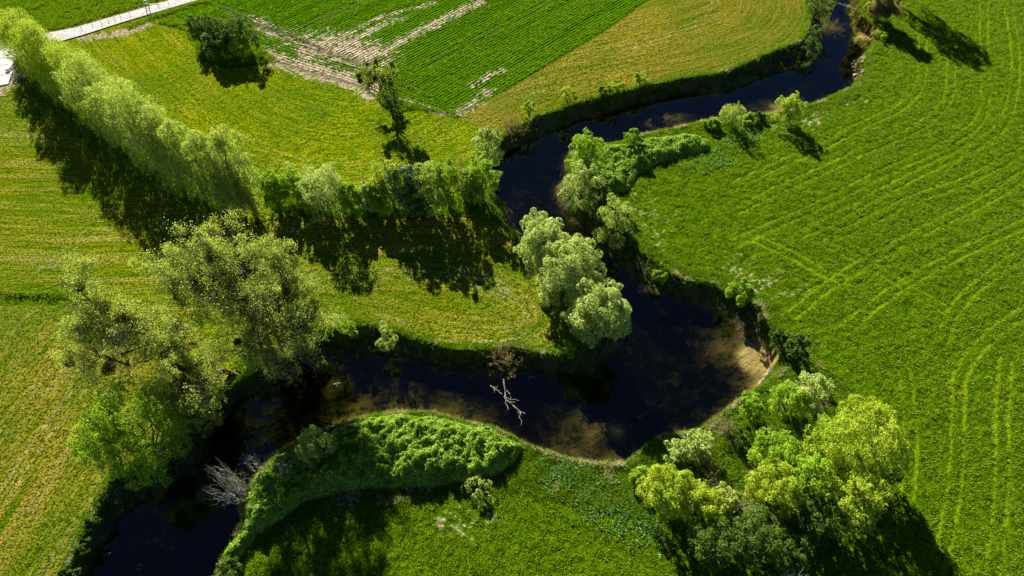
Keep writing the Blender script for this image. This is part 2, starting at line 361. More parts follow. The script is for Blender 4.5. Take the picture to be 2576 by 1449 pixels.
# ------------------------------------------------------------ ground material
def ground_material():
    N = NT('field_ground'); geo = N.n('ShaderNodeNewGeometry'); pos = geo.outputs['Position']
    u = N.attr('u'); crop = N.attr('crop'); grain = N.attr('grain'); rough = N.attr('rough'); soil = N.attr('soil'); bank = N.attr('bank'); bed = N.attr('bed'); trk = N.attr('trk'); tm = N.attr('tm'); sand = N.attr('sand'); yel = N.attr('yel')
    sx = N.n('ShaderNodeSeparateXYZ'); N.l(pos, sx.inputs[0])
    cv = N.n('ShaderNodeCombineXYZ'); N.l(N.math('MULTIPLY', u, 1.0), cv.inputs[0]); N.l(N.math('MULTIPLY', sx.outputs[0], .06), cv.inputs[1]); N.l(N.math('MULTIPLY', sx.outputs[1], .06), cv.inputs[2])
    streak = N.noise(cv.outputs[0], 1.3, 5, .65)
    streak2 = N.noise(cv.outputs[0], .35, 3, .6)
    big = N.noise(pos, .05, 3); mid = N.noise(pos, .4, 4, .6); fine = N.noise(pos, 3.2, 5, .7); fine2 = N.noise(pos, 1.3, 4, .7)
    # mown grass
    g1 = N.mix(yel, (.105, .185, .001), (.068, .110, .001)); g2 = N.mix(yel, (.27, .29, .004), (.165, .152, .003)); g3 = N.mix(yel, (.40, .33, .08), (.30, .225, .03))
    m = N.mix(N.ramp(N.math('ADD', N.math('MULTIPLY', streak, .6), N.math('MULTIPLY', mid, .4)), .38, .62), g1, g2)
    strawf = N.math('ADD', N.math('MULTIPLY', streak, .55), N.math('ADD', N.math('MULTIPLY', fine, .35), N.math('MULTIPLY', streak2, .35)))
    strawf = N.math('ADD', strawf, N.math('MULTIPLY', yel, .16))
    m = N.mix(N.math('MULTIPLY', N.ramp(strawf, .64, .86), .75), m, g3)
    m = N.mix(N.math('MULTIPLY', N.ramp(N.math('ADD', big, N.math('MULTIPLY', mid, .3)), .55, .8), .5), m, (.055, .14, .006))
    tmm = N.math('MULTIPLY', N.ramp(tm, .38, .12), N.ramp(fine2, .35, .6))
    m = N.mix(N.math('MULTIPLY', N.math('MULTIPLY', tmm, N.ramp(mid, .4, .6)), .5), m, (.42, .46, .28))
    m = N.mix(N.math('MULTIPLY', N.ramp(N.math('ADD', N.math('MULTIPLY', streak2, .6), N.math('MULTIPLY', fine2, .5)), .62, .78), .45), m, (.36, .40, .18))
    m = N.mix(N.ramp(fine, .54, .40), m, (.02, .045, .002))
    # crop rows
    wv = N.math('SINE', N.math('MULTIPLY', u, 2 * pi / .85))
    rowf = N.ramp(N.math('ADD', N.math('MULTIPLY', wv, .28), N.math('ADD', fine2, N.math('MULTIPLY', N.math('SUBTRACT', streak2, .5), .8))), .25, .62)
    cr = N.mix(rowf, (.014, .040, .001), (.05, .13, .002))
    so = N.mix(N.ramp(fine2, .3, .7), (.19, .14, .09), (.46, .38, .28))
    soilf = N.math('ADD', soil, N.math('MULTIPLY', N.math('SUBTRACT', N.math('ADD', N.math('MULTIPLY', fine2, .45), N.math('ADD', N.math('MULTIPLY', streak, .35), N.math('MULTIPLY', mid, .35))), .57), 3.6))
    soilm = N.ramp(soilf, .45, .85); soilm = N.math('MULTIPLY', soilm, N.ramp(soil, .02, .2))
    # young grain
    gr = N.mix(N.ramp(N.math('ADD', N.math('MULTIPLY', fine2, .6), N.math('MULTIPLY', mid, .4)), .36, .62), (.018, .055, .001), (.085, .16, .002))
    ro = N.mix(N.ramp(N.math('ADD', N.math('MULTIPLY', fine2, .6), N.math('MULTIPLY', mid, .4)), .35, .65), (.018, .055, .003), (.06, .13, .006))
    bk = N.mix(N.ramp(mid, .4, .62), (.030, .045, .012), (.085, .075, .045))
    bk = N.mix(N.ramp(fine2, .52, .66), bk, (.03, .07, .008))
    bk = N.mix(N.ramp(N.noise(pos, 1.1, 5, .75), .60, .68), bk, (.22, .20, .15))
    bd = N.mix(N.ramp(N.math('ADD', N.math('MULTIPLY', fine2, .4), N.math('ADD', N.math('MULTIPLY', mid, .6), N.math('MULTIPLY', sand, .14))), .47, .66), (.022, .020, .006), (.20, .125, .03))
    bd = N.mix(N.ramp(N.math('ADD', sand, N.math('MULTIPLY', N.math('SUBTRACT', mid, .5), .8)), .8, 1.15), bd, (.42, .28, .10))
    c = N.mix(rough, m, ro); c = N.mix(grain, c, gr); c = N.mix(crop, c, cr)
    c = N.mix(soilm, c, so)
    c = N.mix(N.math('MULTIPLY', N.ramp(N.math('ADD', trk, N.math('ADD', N.math('MULTIPLY', N.math('SUBTRACT', mid, .5), 1.1), N.math('MULTIPLY', N.math('SUBTRACT', big, .5), 1.2))), .42, .08), N.math('ADD', N.math('MULTIPLY', crop, .55), N.math('MULTIPLY', grain, .9), clamp=True)), c, N.mix(crop, (.13, .21, .004), (.10, .10, .04)))
    c = N.mix(N.math('MULTIPLY', rough, N.attr('inland')), c, ro)
    c = N.mix(bank, c, bk); c = N.mix(bed, c, bd)
    p = N.n('ShaderNodeBsdfPrincipled'); N.l(c, p.inputs['Base Color']); p.inputs['Roughness'].default_value = .9; p.inputs['Specular IOR Level'].default_value = .0
    hb = N.math('ADD', N.math('MULTIPLY', fine, .8), N.math('ADD', N.math('MULTIPLY', fine2, .9), N.math('MULTIPLY', streak, 1.0)))
    hb = N.math('ADD', hb, N.math('MULTIPLY', N.math('MULTIPLY', wv, crop), .25))
    b = N.n('ShaderNodeBump'); b.inputs['Strength'].default_value = 1; b.inputs['Distance'].default_value = .38; N.l(hb, b.inputs['Height']); N.l(b.outputs[0], p.inputs['Normal'])
    o = N.n('ShaderNodeOutputMaterial'); N.l(p.outputs[0], o.inputs[0]); return N.m
M_GROUND = ground_material()

# ------------------------------------------------------------ the terrain: one height field, its faces handed to the fields they belong to
st = 0.3
gx = np.arange(-165, 165, st); gy = np.arange(8, 198, st)
ext = np.array([2, 6, 15, 40, 100, 250, 600, 1500, 4000.])
gx = np.concatenate([gx[0] - ext[::-1], gx, gx[-1] + ext]); gy = np.concatenate([gy[0] - ext[::-1], gy, gy[-1] + ext])
TX, TY = np.meshgrid(gx, gy); tx, ty = TX.ravel(), TY.ravel()
far = (np.abs(tx) > 166) | (ty > 199) | (ty < 7)
tz = ground_z(tx, ty); tz[far] = np.minimum(tz[far], 0)
a_top = look(sTOP, tx, ty); a_wat = look(sWAT, tx, ty); a_gr = look(sGR, tx, ty); a_cr = look(sCR, tx, ty); a_wo = look(sWO, tx, ty); a_lu = look(LUSH, tx, ty)
edge = 0.6 * (fbm(tx / 1.5, ty / 1.5, 21, 3) - .5)
rough = np.clip(w(a_gr > 0, ss(-4.0, -2.0, a_top + edge * 2), ss(-1.5, -.7, a_top + edge)) + ss(-.5, .5, a_wo + edge * 3) + a_lu, 0, 1)
bank = ss(.2, .7, a_top + edge); bed = ss(-.35, .1, a_wat)
yel = np.clip(w(look(UPZ, tx, ty) > 0, .9, 0) + w(look(LUZ, tx, ty) > 0, .35, 0) + w(look(LLZ, tx, ty) > 0, .75, 0) + w(look(PENZ, tx, ty) > 0, .55, 0), 0, 1)
attrs = dict(u=look(U, tx, ty), crop=ss(-.2, .2, a_cr + edge), grain=ss(-.4, .4, a_gr) , rough=rough, soil=look(SOIL, tx, ty), bank=bank, bed=bed, trk=TR.at(tx, ty),
             tm=TM.at(tx, ty), sand=look(SAND, tx, ty), yel=yel, inland=np.clip(ss(-.5, .5, a_wo) + ss(-3.0, -1.5, a_top) + a_lu, 0, 1))
nx, ny = len(gx), len(gy)
q = (np.arange(ny - 1)[:, None] * nx + np.arange(nx - 1)[None, :]).ravel()
FQ = np.stack([q, q + 1, q + nx + 1, q + nx], 1)
cx = tx[q] + st / 2; cy = ty[q] + st / 2
f_top, f_wat, f_cr, f_gr = (look(A, cx, cy) for A in (sTOP, sWAT, sCR, sGR))
outer = far[FQ].any(1)
zone = np.zeros(len(FQ), int)
zone[f_gr > 0] = 2; zone[f_cr > 0] = 1; zone[f_top > 0] = 3; zone[f_wat > -.15] = 4; zone[outer] = 5
for zi, nm in enumerate(('meadow', 'crop_field', 'grain_field', 'river_bank', 'river_bed', 'ground')):
    f = FQ[zone == zi]; ids, invf = np.unique(f, return_inverse=True)
    V = np.stack([tx[ids], ty[ids], tz[ids]], 1)
    o = mesh_obj(nm, V, invf.reshape(f.shape), M_GROUND, attrs={k: v[ids] for k, v in attrs.items()}, smooth=True)
    tag(o, kind='structure')

# ------------------------------------------------------------ water: closed body between the banks
def water_material():
    N = NT('river_water'); pos = N.n('ShaderNodeNewGeometry').outputs['Position']
    tr = N.n('ShaderNodeBsdfTransparent'); tr.inputs[0].default_value = (.86, .93, .93, 1)
    gl = N.n('ShaderNodeBsdfGlossy'); gl.inputs['Roughness'].default_value = .06; gl.inputs[0].default_value = (.8, .9, 1, 1)
    fr = N.n('ShaderNodeFresnel'); fr.inputs[0].default_value = 1.45
    b = N.n('ShaderNodeBump'); b.inputs['Distance'].default_value = .02; b.inputs['Strength'].default_value = .5
    N.l(N.noise(pos, 1.6, 3, .6), b.inputs['Height']); N.l(b.outputs[0], gl.inputs['Normal']); N.l(b.outputs[0], fr.inputs['Normal'])
    mx = N.n('ShaderNodeMixShader'); N.l(N.math('MULTIPLY', fr.outputs[0], N.math('SUBTRACT', 1.0, N.n('ShaderNodeNewGeometry').outputs['Backfacing'])), mx.inputs[0]); N.l(tr.outputs[0], mx.inputs[1]); N.l(gl.outputs[0], mx.inputs[2])
    o = N.n('ShaderNodeOutputMaterial'); N.l(mx.outputs[0], o.inputs[0])
    ab = N.n('ShaderNodeVolumeAbsorption'); ab.inputs[0].default_value = (.42, .46, .32, 1); ab.inputs['Density'].default_value = 1.15
    N.l(ab.outputs[0], o.inputs['Volume']); return N.m
wx = np.arange(-165, 170, 1.0); wy = np.arange(8, 200, 1.0)
WX, WY = np.meshgrid(wx, wy); keep = look(sTOP, (WX[:-1, :-1] + .5), (WY[:-1, :-1] + .5)) > -0.2
q = (np.arange(len(wy) - 1)[:, None] * len(wx) + np.arange(len(wx) - 1)[None, :])[keep]
n = len(wx)
Ft = np.stack([q, q + 1, q + n + 1, q + n], 1); NV = WX.size
Fb = Ft[:, ::-1] + NV
sides = []
K = np.zeros((len(wy) + 1, len(wx) + 1), bool); K[1:-1, 1:-1] = keep
for (dy, dx, a, b) in ((0, -1, n, 0), (0, 1, 1, n + 1), (-1, 0, 0, 1), (1, 0, n + 1, n)):
    nb = K[1 + dy:len(wy) + dy, 1 + dx:len(wx) + dx]
    e = (np.arange(len(wy) - 1)[:, None] * n + np.arange(n - 1)[None, :])[keep & ~nb]
    sides.append(np.stack([e + b, e + a, e + a + NV, e + b + NV], 1))
V = np.concatenate([np.stack([WX.ravel(), WY.ravel(), np.full(NV, WL)], 1), np.stack([WX.ravel(), WY.ravel(), np.full(NV, WL - 4.0)], 1)])
F = np.concatenate([Ft, Fb] + sides); ids, inv_ = np.unique(F, return_inverse=True)
tag(mesh_obj('river_water', V[ids], inv_.reshape(F.shape), water_material()), kind='structure')

# ------------------------------------------------------------ leaves, blades, branches
def unit(v): return v / (np.linalg.norm(v, axis=-1, keepdims=True) + 1e-9)

def leaf_quads(P, Nn, size, rng, aspect=.55, along=None):
    r = rng.normal(size=P.shape)
    if along is not None: r = r * .45 + along
    t = unit(r - (r * Nn).sum(1, keepdims=True) * Nn); b = np.cross(Nn, t)
    s = (size * rng.uniform(.6, 1.3, len(P)))[:, None]
    V = np.stack([P - t * s * .5, P + b * s * aspect * .5, P + t * s * .5, P - b * s * aspect * .5], 1).reshape(-1, 3)
    F = np.arange(len(V)).reshape(-1, 4)
    return V, F, np.repeat(rng.uniform(0, 1, len(P)), 4)

def tubes(lines, sides=5):
    Vs, Fs, o = [], [], 0
    ang = np.arange(sides) * 2 * pi / sides
    for P, R in lines:
        P = np.asarray(P, float); R = np.asarray(R, float); k = len(P)
        T = unit(np.gradient(P, axis=0)); ref = np.array([0, 0, 1.]) if abs(T[0][2]) < .9 else np.array([1., 0, 0])
        A = unit(np.cross(T, ref)); B = np.cross(T, A)
        V = P[:, None] + (A[:, None] * np.cos(ang)[None, :, None] + B[:, None] * np.sin(ang)[None, :, None]) * R[:, None, None]
        Vs.append(V.reshape(-1, 3))
        i = (np.arange(k - 1)[:, None] * sides + np.arange(sides)[None]).ravel(); j = (np.arange(k - 1)[:, None] * sides + (np.arange(sides)[None] + 1) % sides).ravel()
        Fs.append(np.stack([i, j, j + sides, i + sides], 1) + o)
        Fs.append(np.array([[0, 1, 2, 3] if sides == 4 else [0, sides - 1, sides - 2, 1]]) + o)
        o += k * sides
    return np.concatenate(Vs), np.concatenate(Fs)

def bent(a, b, rng, k=5, wob=.08, sag=0.0):
    a = np.asarray(a, float); b = np.asarray(b, float); L = np.linalg.norm(b - a); t = np.linspace(0, 1, k)[:, None]
    P = a + (b - a) * t + rng.normal(size=(k, 3)) * wob * L * np.sin(t * pi)
    P[:, 2] += sag * L * np.sin(t[:, 0] * pi); return P

MB = simple_mat('grey_brown_bark', (.085, .07, .05), (.04, .033, .025), .9, 6, bump=.02)
MBL = simple_mat('pale_weathered_wood', (.42, .38, .32), (.22, .19, .15), .8, 5)
MBT = simple_mat('brown_twigs', (.16, .115, .075), (.09, .065, .04), .9, 5)
L = dict(
    willow=leaf_mat('pale_willow_leaves', (.18, .27, .02), (.50, .58, .14), 0.36),
    bright=leaf_mat('fresh_green_leaves', (.12, .24, .004), (.36, .52, .02), 0.36),
    white=leaf_mat('silvery_leaves', (.17, .28, .02), (.52, .60, .18), 0.31, (.68, .72, .42)),
    yellow=leaf_mat('yellow_green_leaves', (.18, .28, .006), (.46, .55, .035), 0.36),
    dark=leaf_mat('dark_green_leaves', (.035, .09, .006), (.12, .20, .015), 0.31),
    blossom=leaf_mat('blossoming_leaves', (.05, .13, .03), (.14, .24, .08), 0.28, (.6, .65, .6)),
    brown=leaf_mat('brownish_buds', (.15, .12, .03), (.36, .31, .12), 0.31),
    poplar=leaf_mat('sparse_poplar_leaves', (.20, .30, .01), (.46, .54, .10), 0.41, (.62, .64, .32)),
    mistle=leaf_mat('mistletoe_leaves', (.05, .055, .002), (.18, .18, .01), 0.28),
    bramble=leaf_mat('bramble_leaves', (.07, .17, .004), (.32, .50, .03), 0.31, (.44, .56, .14)),
    grass=leaf_mat('grass_blades', (.08, .17, .002), (.20, .31, .008), 0.36),
    mown=leaf_mat('mown_blades', (.13, .19, .002), (.32, .36, .012), .4),
    grain=leaf_mat('grain_blades', (.095, .175, .001), (.26, .35, .003), 0.36),
    crop=leaf_mat('crop_blades', (.07, .18, .001), (.22, .40, .002), 0.36),
    reed=leaf_mat('dry_reed_blades', (.40, .33, .20), (.62, .56, .38), 0.28),
    teal=leaf_mat('blue_green_weeds', (.07, .20, .03), (.20, .38, .10), 0.28))

def gz(x, y):
    return float(ground_z(np.array([x]), np.array([y]), False)[0])

SEED = [100]
def lobes_crown(rng, H, R, z0, nl, lr, up=1.0, flat=0.0, shape='round'):
    "centres and radii of the leafy masses a crown is made of"
    C = []
    for i in range(nl):
        sf = ((i + rng.uniform(0, 1)) / nl)**(.8 if shape == 'plume' else .75)
        pk = .42
        prof = math.sqrt(max(.05, 1 - ((sf - pk) / (.62 if sf > pk else .58))**2))
        rr = R * lr * rng.uniform(.6, 1.25) * (.75 + .35 * prof); a = i * 2.4 + rng.uniform(-.6, .6)
        k = rng.uniform(.55, .82) if rng.uniform() < .85 else rng.uniform(0, .4)
        C.append([cos(a) * R * k * prof, sin(a) * R * k * prof, z0 + rr * .5 + (H - z0 - rr * 1.3) * sf, rr])
    return np.array(C)

def dense_tree(name, bx, by, label, cat, H=None, ty=None, wpx=None, R=None, mat='bright', n=7000, ls=.28, nl=16, lr=.40, shape='round', z0f=.12, group=None,
               lean=(0, 0), sq=1.0, trunk=MB, limbs=True, gap=.30, extra=None, z=None):
    SEED[0] += 1; rng = np.random.default_rng(SEED[0])
    x, y = G(bx, by)[:2]
    zb = gz(x, y) if z is None else z
    if zb < -.1: x, y = G(bx, by, zb)[:2]; zb = gz(x, y) if z is None else z
    if H is None: H = top_z(bx, by, ty, zb)
    if R is None: R = wpx / 2 / ppm(bx, by)
    root = empty(name, (x, y, zb), label, cat, group)
    C = lobes_crown(rng, H, R, H * z0f, int(nl * 1.5), lr * .82, shape=shape)
    O = []
    for i in range(int(nl * 2.2)):                  # sprays that break the outline
        c = C[rng.integers(len(C))]; d_ = unit(rng.normal(size=3) + np.array([c[0] / R, c[1] / R, .5]) * 1.2); O.append([*(c[:3] + d_ * c[3] * rng.uniform(.9, 1.15)), R * rng.uniform(.07, .15) + .12])
    C = np.vstack([C, np.array(O)])
    C[:, 0] += lean[0] * C[:, 2] / H; C[:, 1] += lean[1] * C[:, 2] / H
    wts = C[:, 3]**1.8; wts /= wts.sum(); li = rng.choice(len(C), int(n * 2.6), p=wts)
    d = unit(rng.normal(size=(len(li), 3))); flip = (d[:, 2] < -.2) & (rng.uniform(size=len(li)) < .7); d[flip, 2] *= -1
    rad = rng.uniform(.62, 1.06, len(li))[:, None]**.6
    sc = np.array([1, 1, sq * (1.35 if shape == 'plume' else .9)])
    P = C[li, :3] + d * rad * C[li, 3][:, None] * sc
    # ragged edge and holes
    nz = vn(P[:, 0] * 1.4 + P[:, 2] * .9, P[:, 1] * 1.4 - P[:, 2] * 1.1, SEED[0])
    near = np.zeros(len(P))
    for c in C:
        near += (((P - c[:3]) / sc)**2).sum(1) < (c[3] * .7)**2
    nz2 = vn(P[:, 0] * 3.3 + P[:, 2] * 1.9, P[:, 1] * 3.1 - P[:, 2] * 2.3, SEED[0] + 5)
    m = (nz > gap) & (nz2 > .30) & (near < 2) & (P[:, 2] > .05)
    P, d = P[m][:n], d[m][:n]
    if shape == 'plume':                            # upright sprays
        P = P + d * (0.12 * R * np.clip(vn(P[:, 0] * 3, P[:, 1] * 3, 77) - .3, 0, 1))[:, None] * 1.5
        Nn = unit(d * .7 + rng.normal(size=P.shape) * .55); al = np.tile([0, 0, 1.2], (len(P), 1)) + d * .6
        V, F, r = leaf_quads(P, Nn, ls, rng, .38, al)
    else:
        Nn = unit(d * .8 + rng.normal(size=P.shape) * .6 + np.array([0, 0, .15])); V, F, r = leaf_quads(P, Nn, ls, rng, .6)
    mesh_obj('crown', V, F, L[mat], root, dict(rnd=r))
    if limbs:
        tr = max(.08, H * .018); zt = H * .35
        lines = [(bent((0, 0, -.6), (lean[0] * .35, lean[1] * .35, zt), rng, 5, .03), np.linspace(tr * 1.3, tr * .8, 5))]
        for c in C[rng.choice(int(nl * 1.5), min(int(nl * 1.5), 14), replace=False)]:
            s = rng.uniform(.15, .95); a = np.array([lean[0] * .35 * s, lean[1] * .35 * s, zt * s])
            lines.append((bent(a, c[:3], rng, 5, .06, .06), np.linspace(tr * .55, tr * .12, 5)))
        Vt, Ft_ = tubes(lines); mesh_obj('trunk', Vt, Ft_, trunk, root)
    return root

def branches(rng, H, spread, levels, n1, base_r, lean=(0, 0), up=.75, start=.25, droop=0.0, crook=.12):
    "recursive branching; returns tubes and the twig tips"
    lines, tips = [], []
    top = np.array([lean[0], lean[1], H * .92]); P = bent((0, 0, -.6), top, rng, 9, .05)
    lines.append((P, np.linspace(base_r, base_r * .12, 9)))
    def grow(P, r, lv, Lb, nb, s0):
        k = len(P)
        for i in range(nb):
            t = s0 + (1 - s0) * (i + rng.uniform(.1, .9)) / nb; f = t * (k - 1); j = int(f); a = P[j] * (1 - f + j) + P[min(j + 1, k - 1)] * (f - j)
            T = unit((P[min(j + 1, k - 1)] - P[max(j - 1, 0)])[None])[0]
            d = unit((rng.normal(size=3) * np.array([1, 1, .6]))[None])[0]; d = d - T * (d @ T); d = unit(d[None])[0]
            dd = unit((T * (1 - spread) * .9 + d * spread * 1.5 + np.array([0, 0, up * .4 - droop * lv]))[None])[0]
            Lc = Lb * (1.05 - .55 * t) * rng.uniform(.7, 1.2)
            Q = bent(a, a + dd * Lc, rng, 6, crook, .05)
            rr = r * (1 - t * .7) * .55; lines.append((Q, np.linspace(rr, rr * .2, 6)))
            if lv < levels: grow(Q, rr, lv + 1, Lc * .55, max(3, nb - 2), .3)
            if lv >= levels - 1: tips.append(Q[2:] if lv == levels else Q[3:])
    grow(P, base_r, 1, H * spread * .95, n1, start)
    return lines, tips

def sparse_tree(name, bx, by, label, cat, H, spread, n1=11, levels=3, leafn=9, mat='poplar', ls=.22, cl=.55, lean=(0, 0), trunk=MB, mist=0, base_r=.45, group=None,
                start=.25, up=.75, z=None, thin=.012, wood='trunk', droop=0.0, dead=.0):
    SEED[0] += 1; rng = np.random.default_rng(SEED[0])
    x, y = G(bx, by)[:2]; zb = gz(x, y) if z is None else z
    if zb < -.1: x, y = G(bx, by, zb)[:2]
    root = empty(name, (x, y, zb), label, cat, group)
    lines, tips = branches(rng, H, spread, levels, n1, base_r, lean, up, start, droop)
    lines = [(P, np.maximum(Rr, thin)) for P, Rr in lines]
    Vt, Ft_ = tubes(lines, 4); mesh_obj(wood, Vt, Ft_, trunk, root)
    if leafn:
        T = np.concatenate(tips); T = T[rng.uniform(size=len(T)) > dead]
        P = np.repeat(T, leafn, 0) + rng.normal(size=(len(T) * leafn, 3)) * cl * .5
        P = P[vn(P[:, 0] * .6 + P[:, 2] * .5, P[:, 1] * .6 - P[:, 2] * .3, SEED[0]) > .40]
        Nn = unit(rng.normal(size=P.shape) + np.array([0, 0, .4]))
        V, F, r = leaf_quads(P, Nn, ls, rng, .65); mesh_obj('crown', V, F, L[mat], root, dict(rnd=r))
    big = [l for l in lines if l[1][0] > .03]
    for i in range(mist):
        Pq, _ = big[rng.integers(len(big) // 8, len(big))]; c = Pq[rng.integers(2, len(Pq))].copy(); c[2] = max(c[2], 2.2); rr = rng.uniform(.6, 1.1) * (1 if H > 13 else .6)
        nm = 800; d = unit(rng.normal(size=(nm, 3))); Q = c + d * rr * rng.uniform(.02, 1, nm)[:, None]**.45
        V, F, r = leaf_quads(Q, unit(rng.normal(size=(nm, 3))), .26, rng, .35, d * 1.2); mesh_obj('mistletoe', V, F, L['mistle'], root, dict(rnd=r))
    return root

def bare_shrub(name, bx, by, label, cat, H, nst=14, spread=.8, mat=MBT, leafn=0, lmat='brown', lean=(0, 0), r0=.045, group=None, ls=.14, z=None, sub=6):
    SEED[0] += 1; rng = np.random.default_rng(SEED[0]); x, y = G(bx, by)[:2]; zb = gz(x, y) if z is None else z
    if zb < -.1: x, y = G(bx, by, zb)[:2]
    root = empty(name, (x, y, zb), label, cat, group); lines, tips = [], []
    for i in range(nst):
        a = rng.uniform(0, 2 * pi); s = rng.uniform(.1, 1) * spread; tip = np.array([cos(a) * s * H * .6 + lean[0], sin(a) * s * H * .6 + lean[1], H * rng.uniform(.65, 1)])
        P = bent((cos(a) * .15, sin(a) * .15, -.3), tip, rng, 7, .06, .05); lines.append((P, np.linspace(r0, r0 * .3, 7)))
        for k in range(sub):
            j = rng.integers(2, 6); d = unit((tip + rng.normal(size=3) * H * .45)[None])[0]; Q = bent(P[j], P[j] + d * H * rng.uniform(.2, .42), rng, 4, .08)
            lines.append((Q, np.linspace(r0 * .5, r0 * .2, 4))); tips.append(Q[1:])
    Vt, Ft_ = tubes(lines, 4); mesh_obj('branches', Vt, Ft_, mat, root)
    if leafn:
        T = np.concatenate(tips); P = np.repeat(T, leafn, 0) + rng.normal(size=(len(T) * leafn, 3)) * .18
        V, F, r = leaf_quads(P, unit(rng.normal(size=P.shape)), ls, rng, .6); mesh_obj('leaves', V, F, L[lmat], root, dict(rnd=r))
    return root
#PLANTS#
# ------------------------------------------------------------ ground cover: blades growing on the fields and banks
def seen(x, y, mar=40):
    d = y * cp + CAMH * sp; uu = 1288 + FPX * x / d; vv = 724.5 + FPX * (-y * sp + CAMH * cp) / d
    return (uu > -mar) & (uu < 2576 + mar) & (vv > -mar) & (vv < 1449 + mar)

def blades(name, mat, n, dens, h, wd, nb, splay, label, seed, cat='plants', clump=1.2, zoff=0.0):
    rng = np.random.default_rng(seed)
    x = rng.uniform(-155, 155, n); y = rng.uniform(14, 185, n)
    m = seen(x, y); x, y = x[m], y[m]
    p = dens(x, y); m = rng.uniform(size=len(x)) < p; x, y, p = x[m], y[m], p[m]
    z = ground_z(x, y) + zoff
    B = np.repeat(np.stack([x, y, z], 1), nb, 0); k = len(B)
    hv = np.repeat(.55 + .9 * fbm(x / clump, y / clump, seed, 2), nb)
    B[:, :2] += rng.normal(size=(k, 2)) * wd * 1.5
    a = rng.uniform(0, 2 * pi, k); d = np.stack([np.cos(a), np.sin(a), np.zeros(k)], 1); s = np.stack([-np.sin(a), np.cos(a), np.zeros(k)], 1)
    hh = (h * hv * rng.uniform(.6, 1.25, k))[:, None]; sl = rng.uniform(.1, 1, k)[:, None] * splay
    T = B + d * hh * sl + np.array([0, 0, 1.]) * hh * (1 - .35 * sl)
    V = np.stack([B - s * wd * .5 - [0, 0, .03], B + s * wd * .5 - [0, 0, .03], T], 1).reshape(-1, 3)
    o = mesh_obj(name, V, np.arange(len(V)).reshape(-1, 3), L[mat], attrs=dict(rnd=np.repeat(rng.uniform(size=k), 3)))
    tag(o, label, cat, kind='stuff'); return o

def d_grain(x, y):
    g = ss(0, .6, look(sGR, x, y)) * ss(-.3, -1.5, look(sTOP, x, y)); t = ss(.08, .38, TR.at(x, y)); s = 1 - .95 * ss(.25, .5, look(SOIL, x, y) * (.4 + 1.3 * fbm(x / .8, y / .8, 41, 3)))
    return g * (.25 + .75 * t) * s * np.clip(.06 + 1.1 * ss(.38, .62, fbm(x / .6, y / .6, 42, 2) + .3 * (fbm(x / 5, y / 5, 49, 2) - .5) + .3 * (vn(look(U, x, y) * 1.6, (x + y) * .12, 53) - .5)), 0, 1)
def d_crop(x, y):
    c = ss(0, .3, look(sCR, x, y)); u = look(U, x, y); r = (.06 + .94 * ss(-.3, .5, np.sin(u * 2 * pi / .85))) * (.12 + .88 * ss(.32, .5, vn(u * .55, x * .02, 51) * .7 + .3 * fbm(x / 2, y / 2, 52, 2)))
    return c * r * (.1 + .9 * ss(.1, .45, TR.at(x, y))) * (1 - .97 * ss(.30, .62, look(SOIL, x, y) + 1.5 * (fbm(x / .9, y / .9, 43, 3) - .5) + .5 * (vn(u * 1.3, x * .1, 6) - .5)) * ss(.03, .25, look(SOIL, x, y)))
def d_mead(x, y):
    m = ss(0, -.3, look(sGR, x, y)) * ss(0, -.3, look(sCR, x, y)) * ss(-.5, -1.2, look(sTOP, x, y)) * ss(.5, -1, look(sRO, x, y)); u = look(U, x, y)
    return m * ss(.3, .7, vn(u * 1.1, (x + y) * .08, 9) * .6 + fbm(x / 1.1, y / 1.1, 44, 2) * .4)
def d_rough(x, y):
    t = look(sTOP, x, y); g = look(sGR, x, y); e = w(g > 0, ss(-3.6, -2.0, t), ss(-1.5, -.6, t)); wat = look(sWAT, x, y)
    b = e * ss(-.2, -.7, wat) * w(t > .3, .10, 1)
    return np.clip(b + ss(-.5, .5, look(sWO, x, y)) * ss(.3, 0, t) + look(LUSH, x, y), 0, 1) * ss(.6, 0, look(sRO, x, y)) * (.35 + .65 * ss(.35, .6, fbm(x / 1.5, y / 1.5, 45, 2)))
def d_reed(x, y):
    wat = look(sWAT, x, y); g = look(sGR, x, y)
    e = ss(-1.0, -.4, look(sTOP, x, y)) * ss(.8, .2, look(sTOP, x, y)) * w(g > 0, 1, .25)
    return np.clip(e * ss(.45, .7, fbm(x / 2.2, y / 2.2, 46, 2)) + .5 * ss(-.5, .5, look(sWO, x, y)) * ss(.62, .75, fbm(x / 3, y / 3, 47, 2)) * ss(0, -.5, look(sTOP, x, y)), 0, 1)
def d_teal(x, y):
    s = 0
    for px, py, r in ((1420,1195,3),(1470,1215,3),(1520,1250,2.5),(1580,1290,3),(1400,1180,3),(1800,395,2.5),(1850,355,2.2),(1880,340,2),(1760,410,2),(1900,325,1.6),(1640,1300,3),(1990,880,2.2),(1965,900,1.6)):
        g = G(px, py); s = np.maximum(s, np.exp(-((x - g[0])**2 + (y - g[1])**2) / r**2))
    return s * ss(.1, -.2, look(sTOP, x, y)) * ss(.35, .6, fbm(x / .9, y / .9, 48, 2))
blades('young_grain', 'grain', 800000, d_grain, .33, .12, 4, .9, 'young green grain growing over the big field right of the river', 1, 'crop', .8)
blades('row_crop', 'crop', 1100000, d_crop, .34, .12, 4, .9, 'dark green crop in drilled rows with bare soil gaps', 2, 'crop', .9)
blades('mown_grass', 'mown', 330000, d_mead, .11, .10, 3, 1.1, 'short mown yellow green grass of the meadows', 3, 'grass', 1.0)
blades('tall_grass', 'grass', 1500000, d_rough, .55, .10, 4, .8, 'tall rough green grass along the river banks and field edges', 4, 'grass', 1.5)
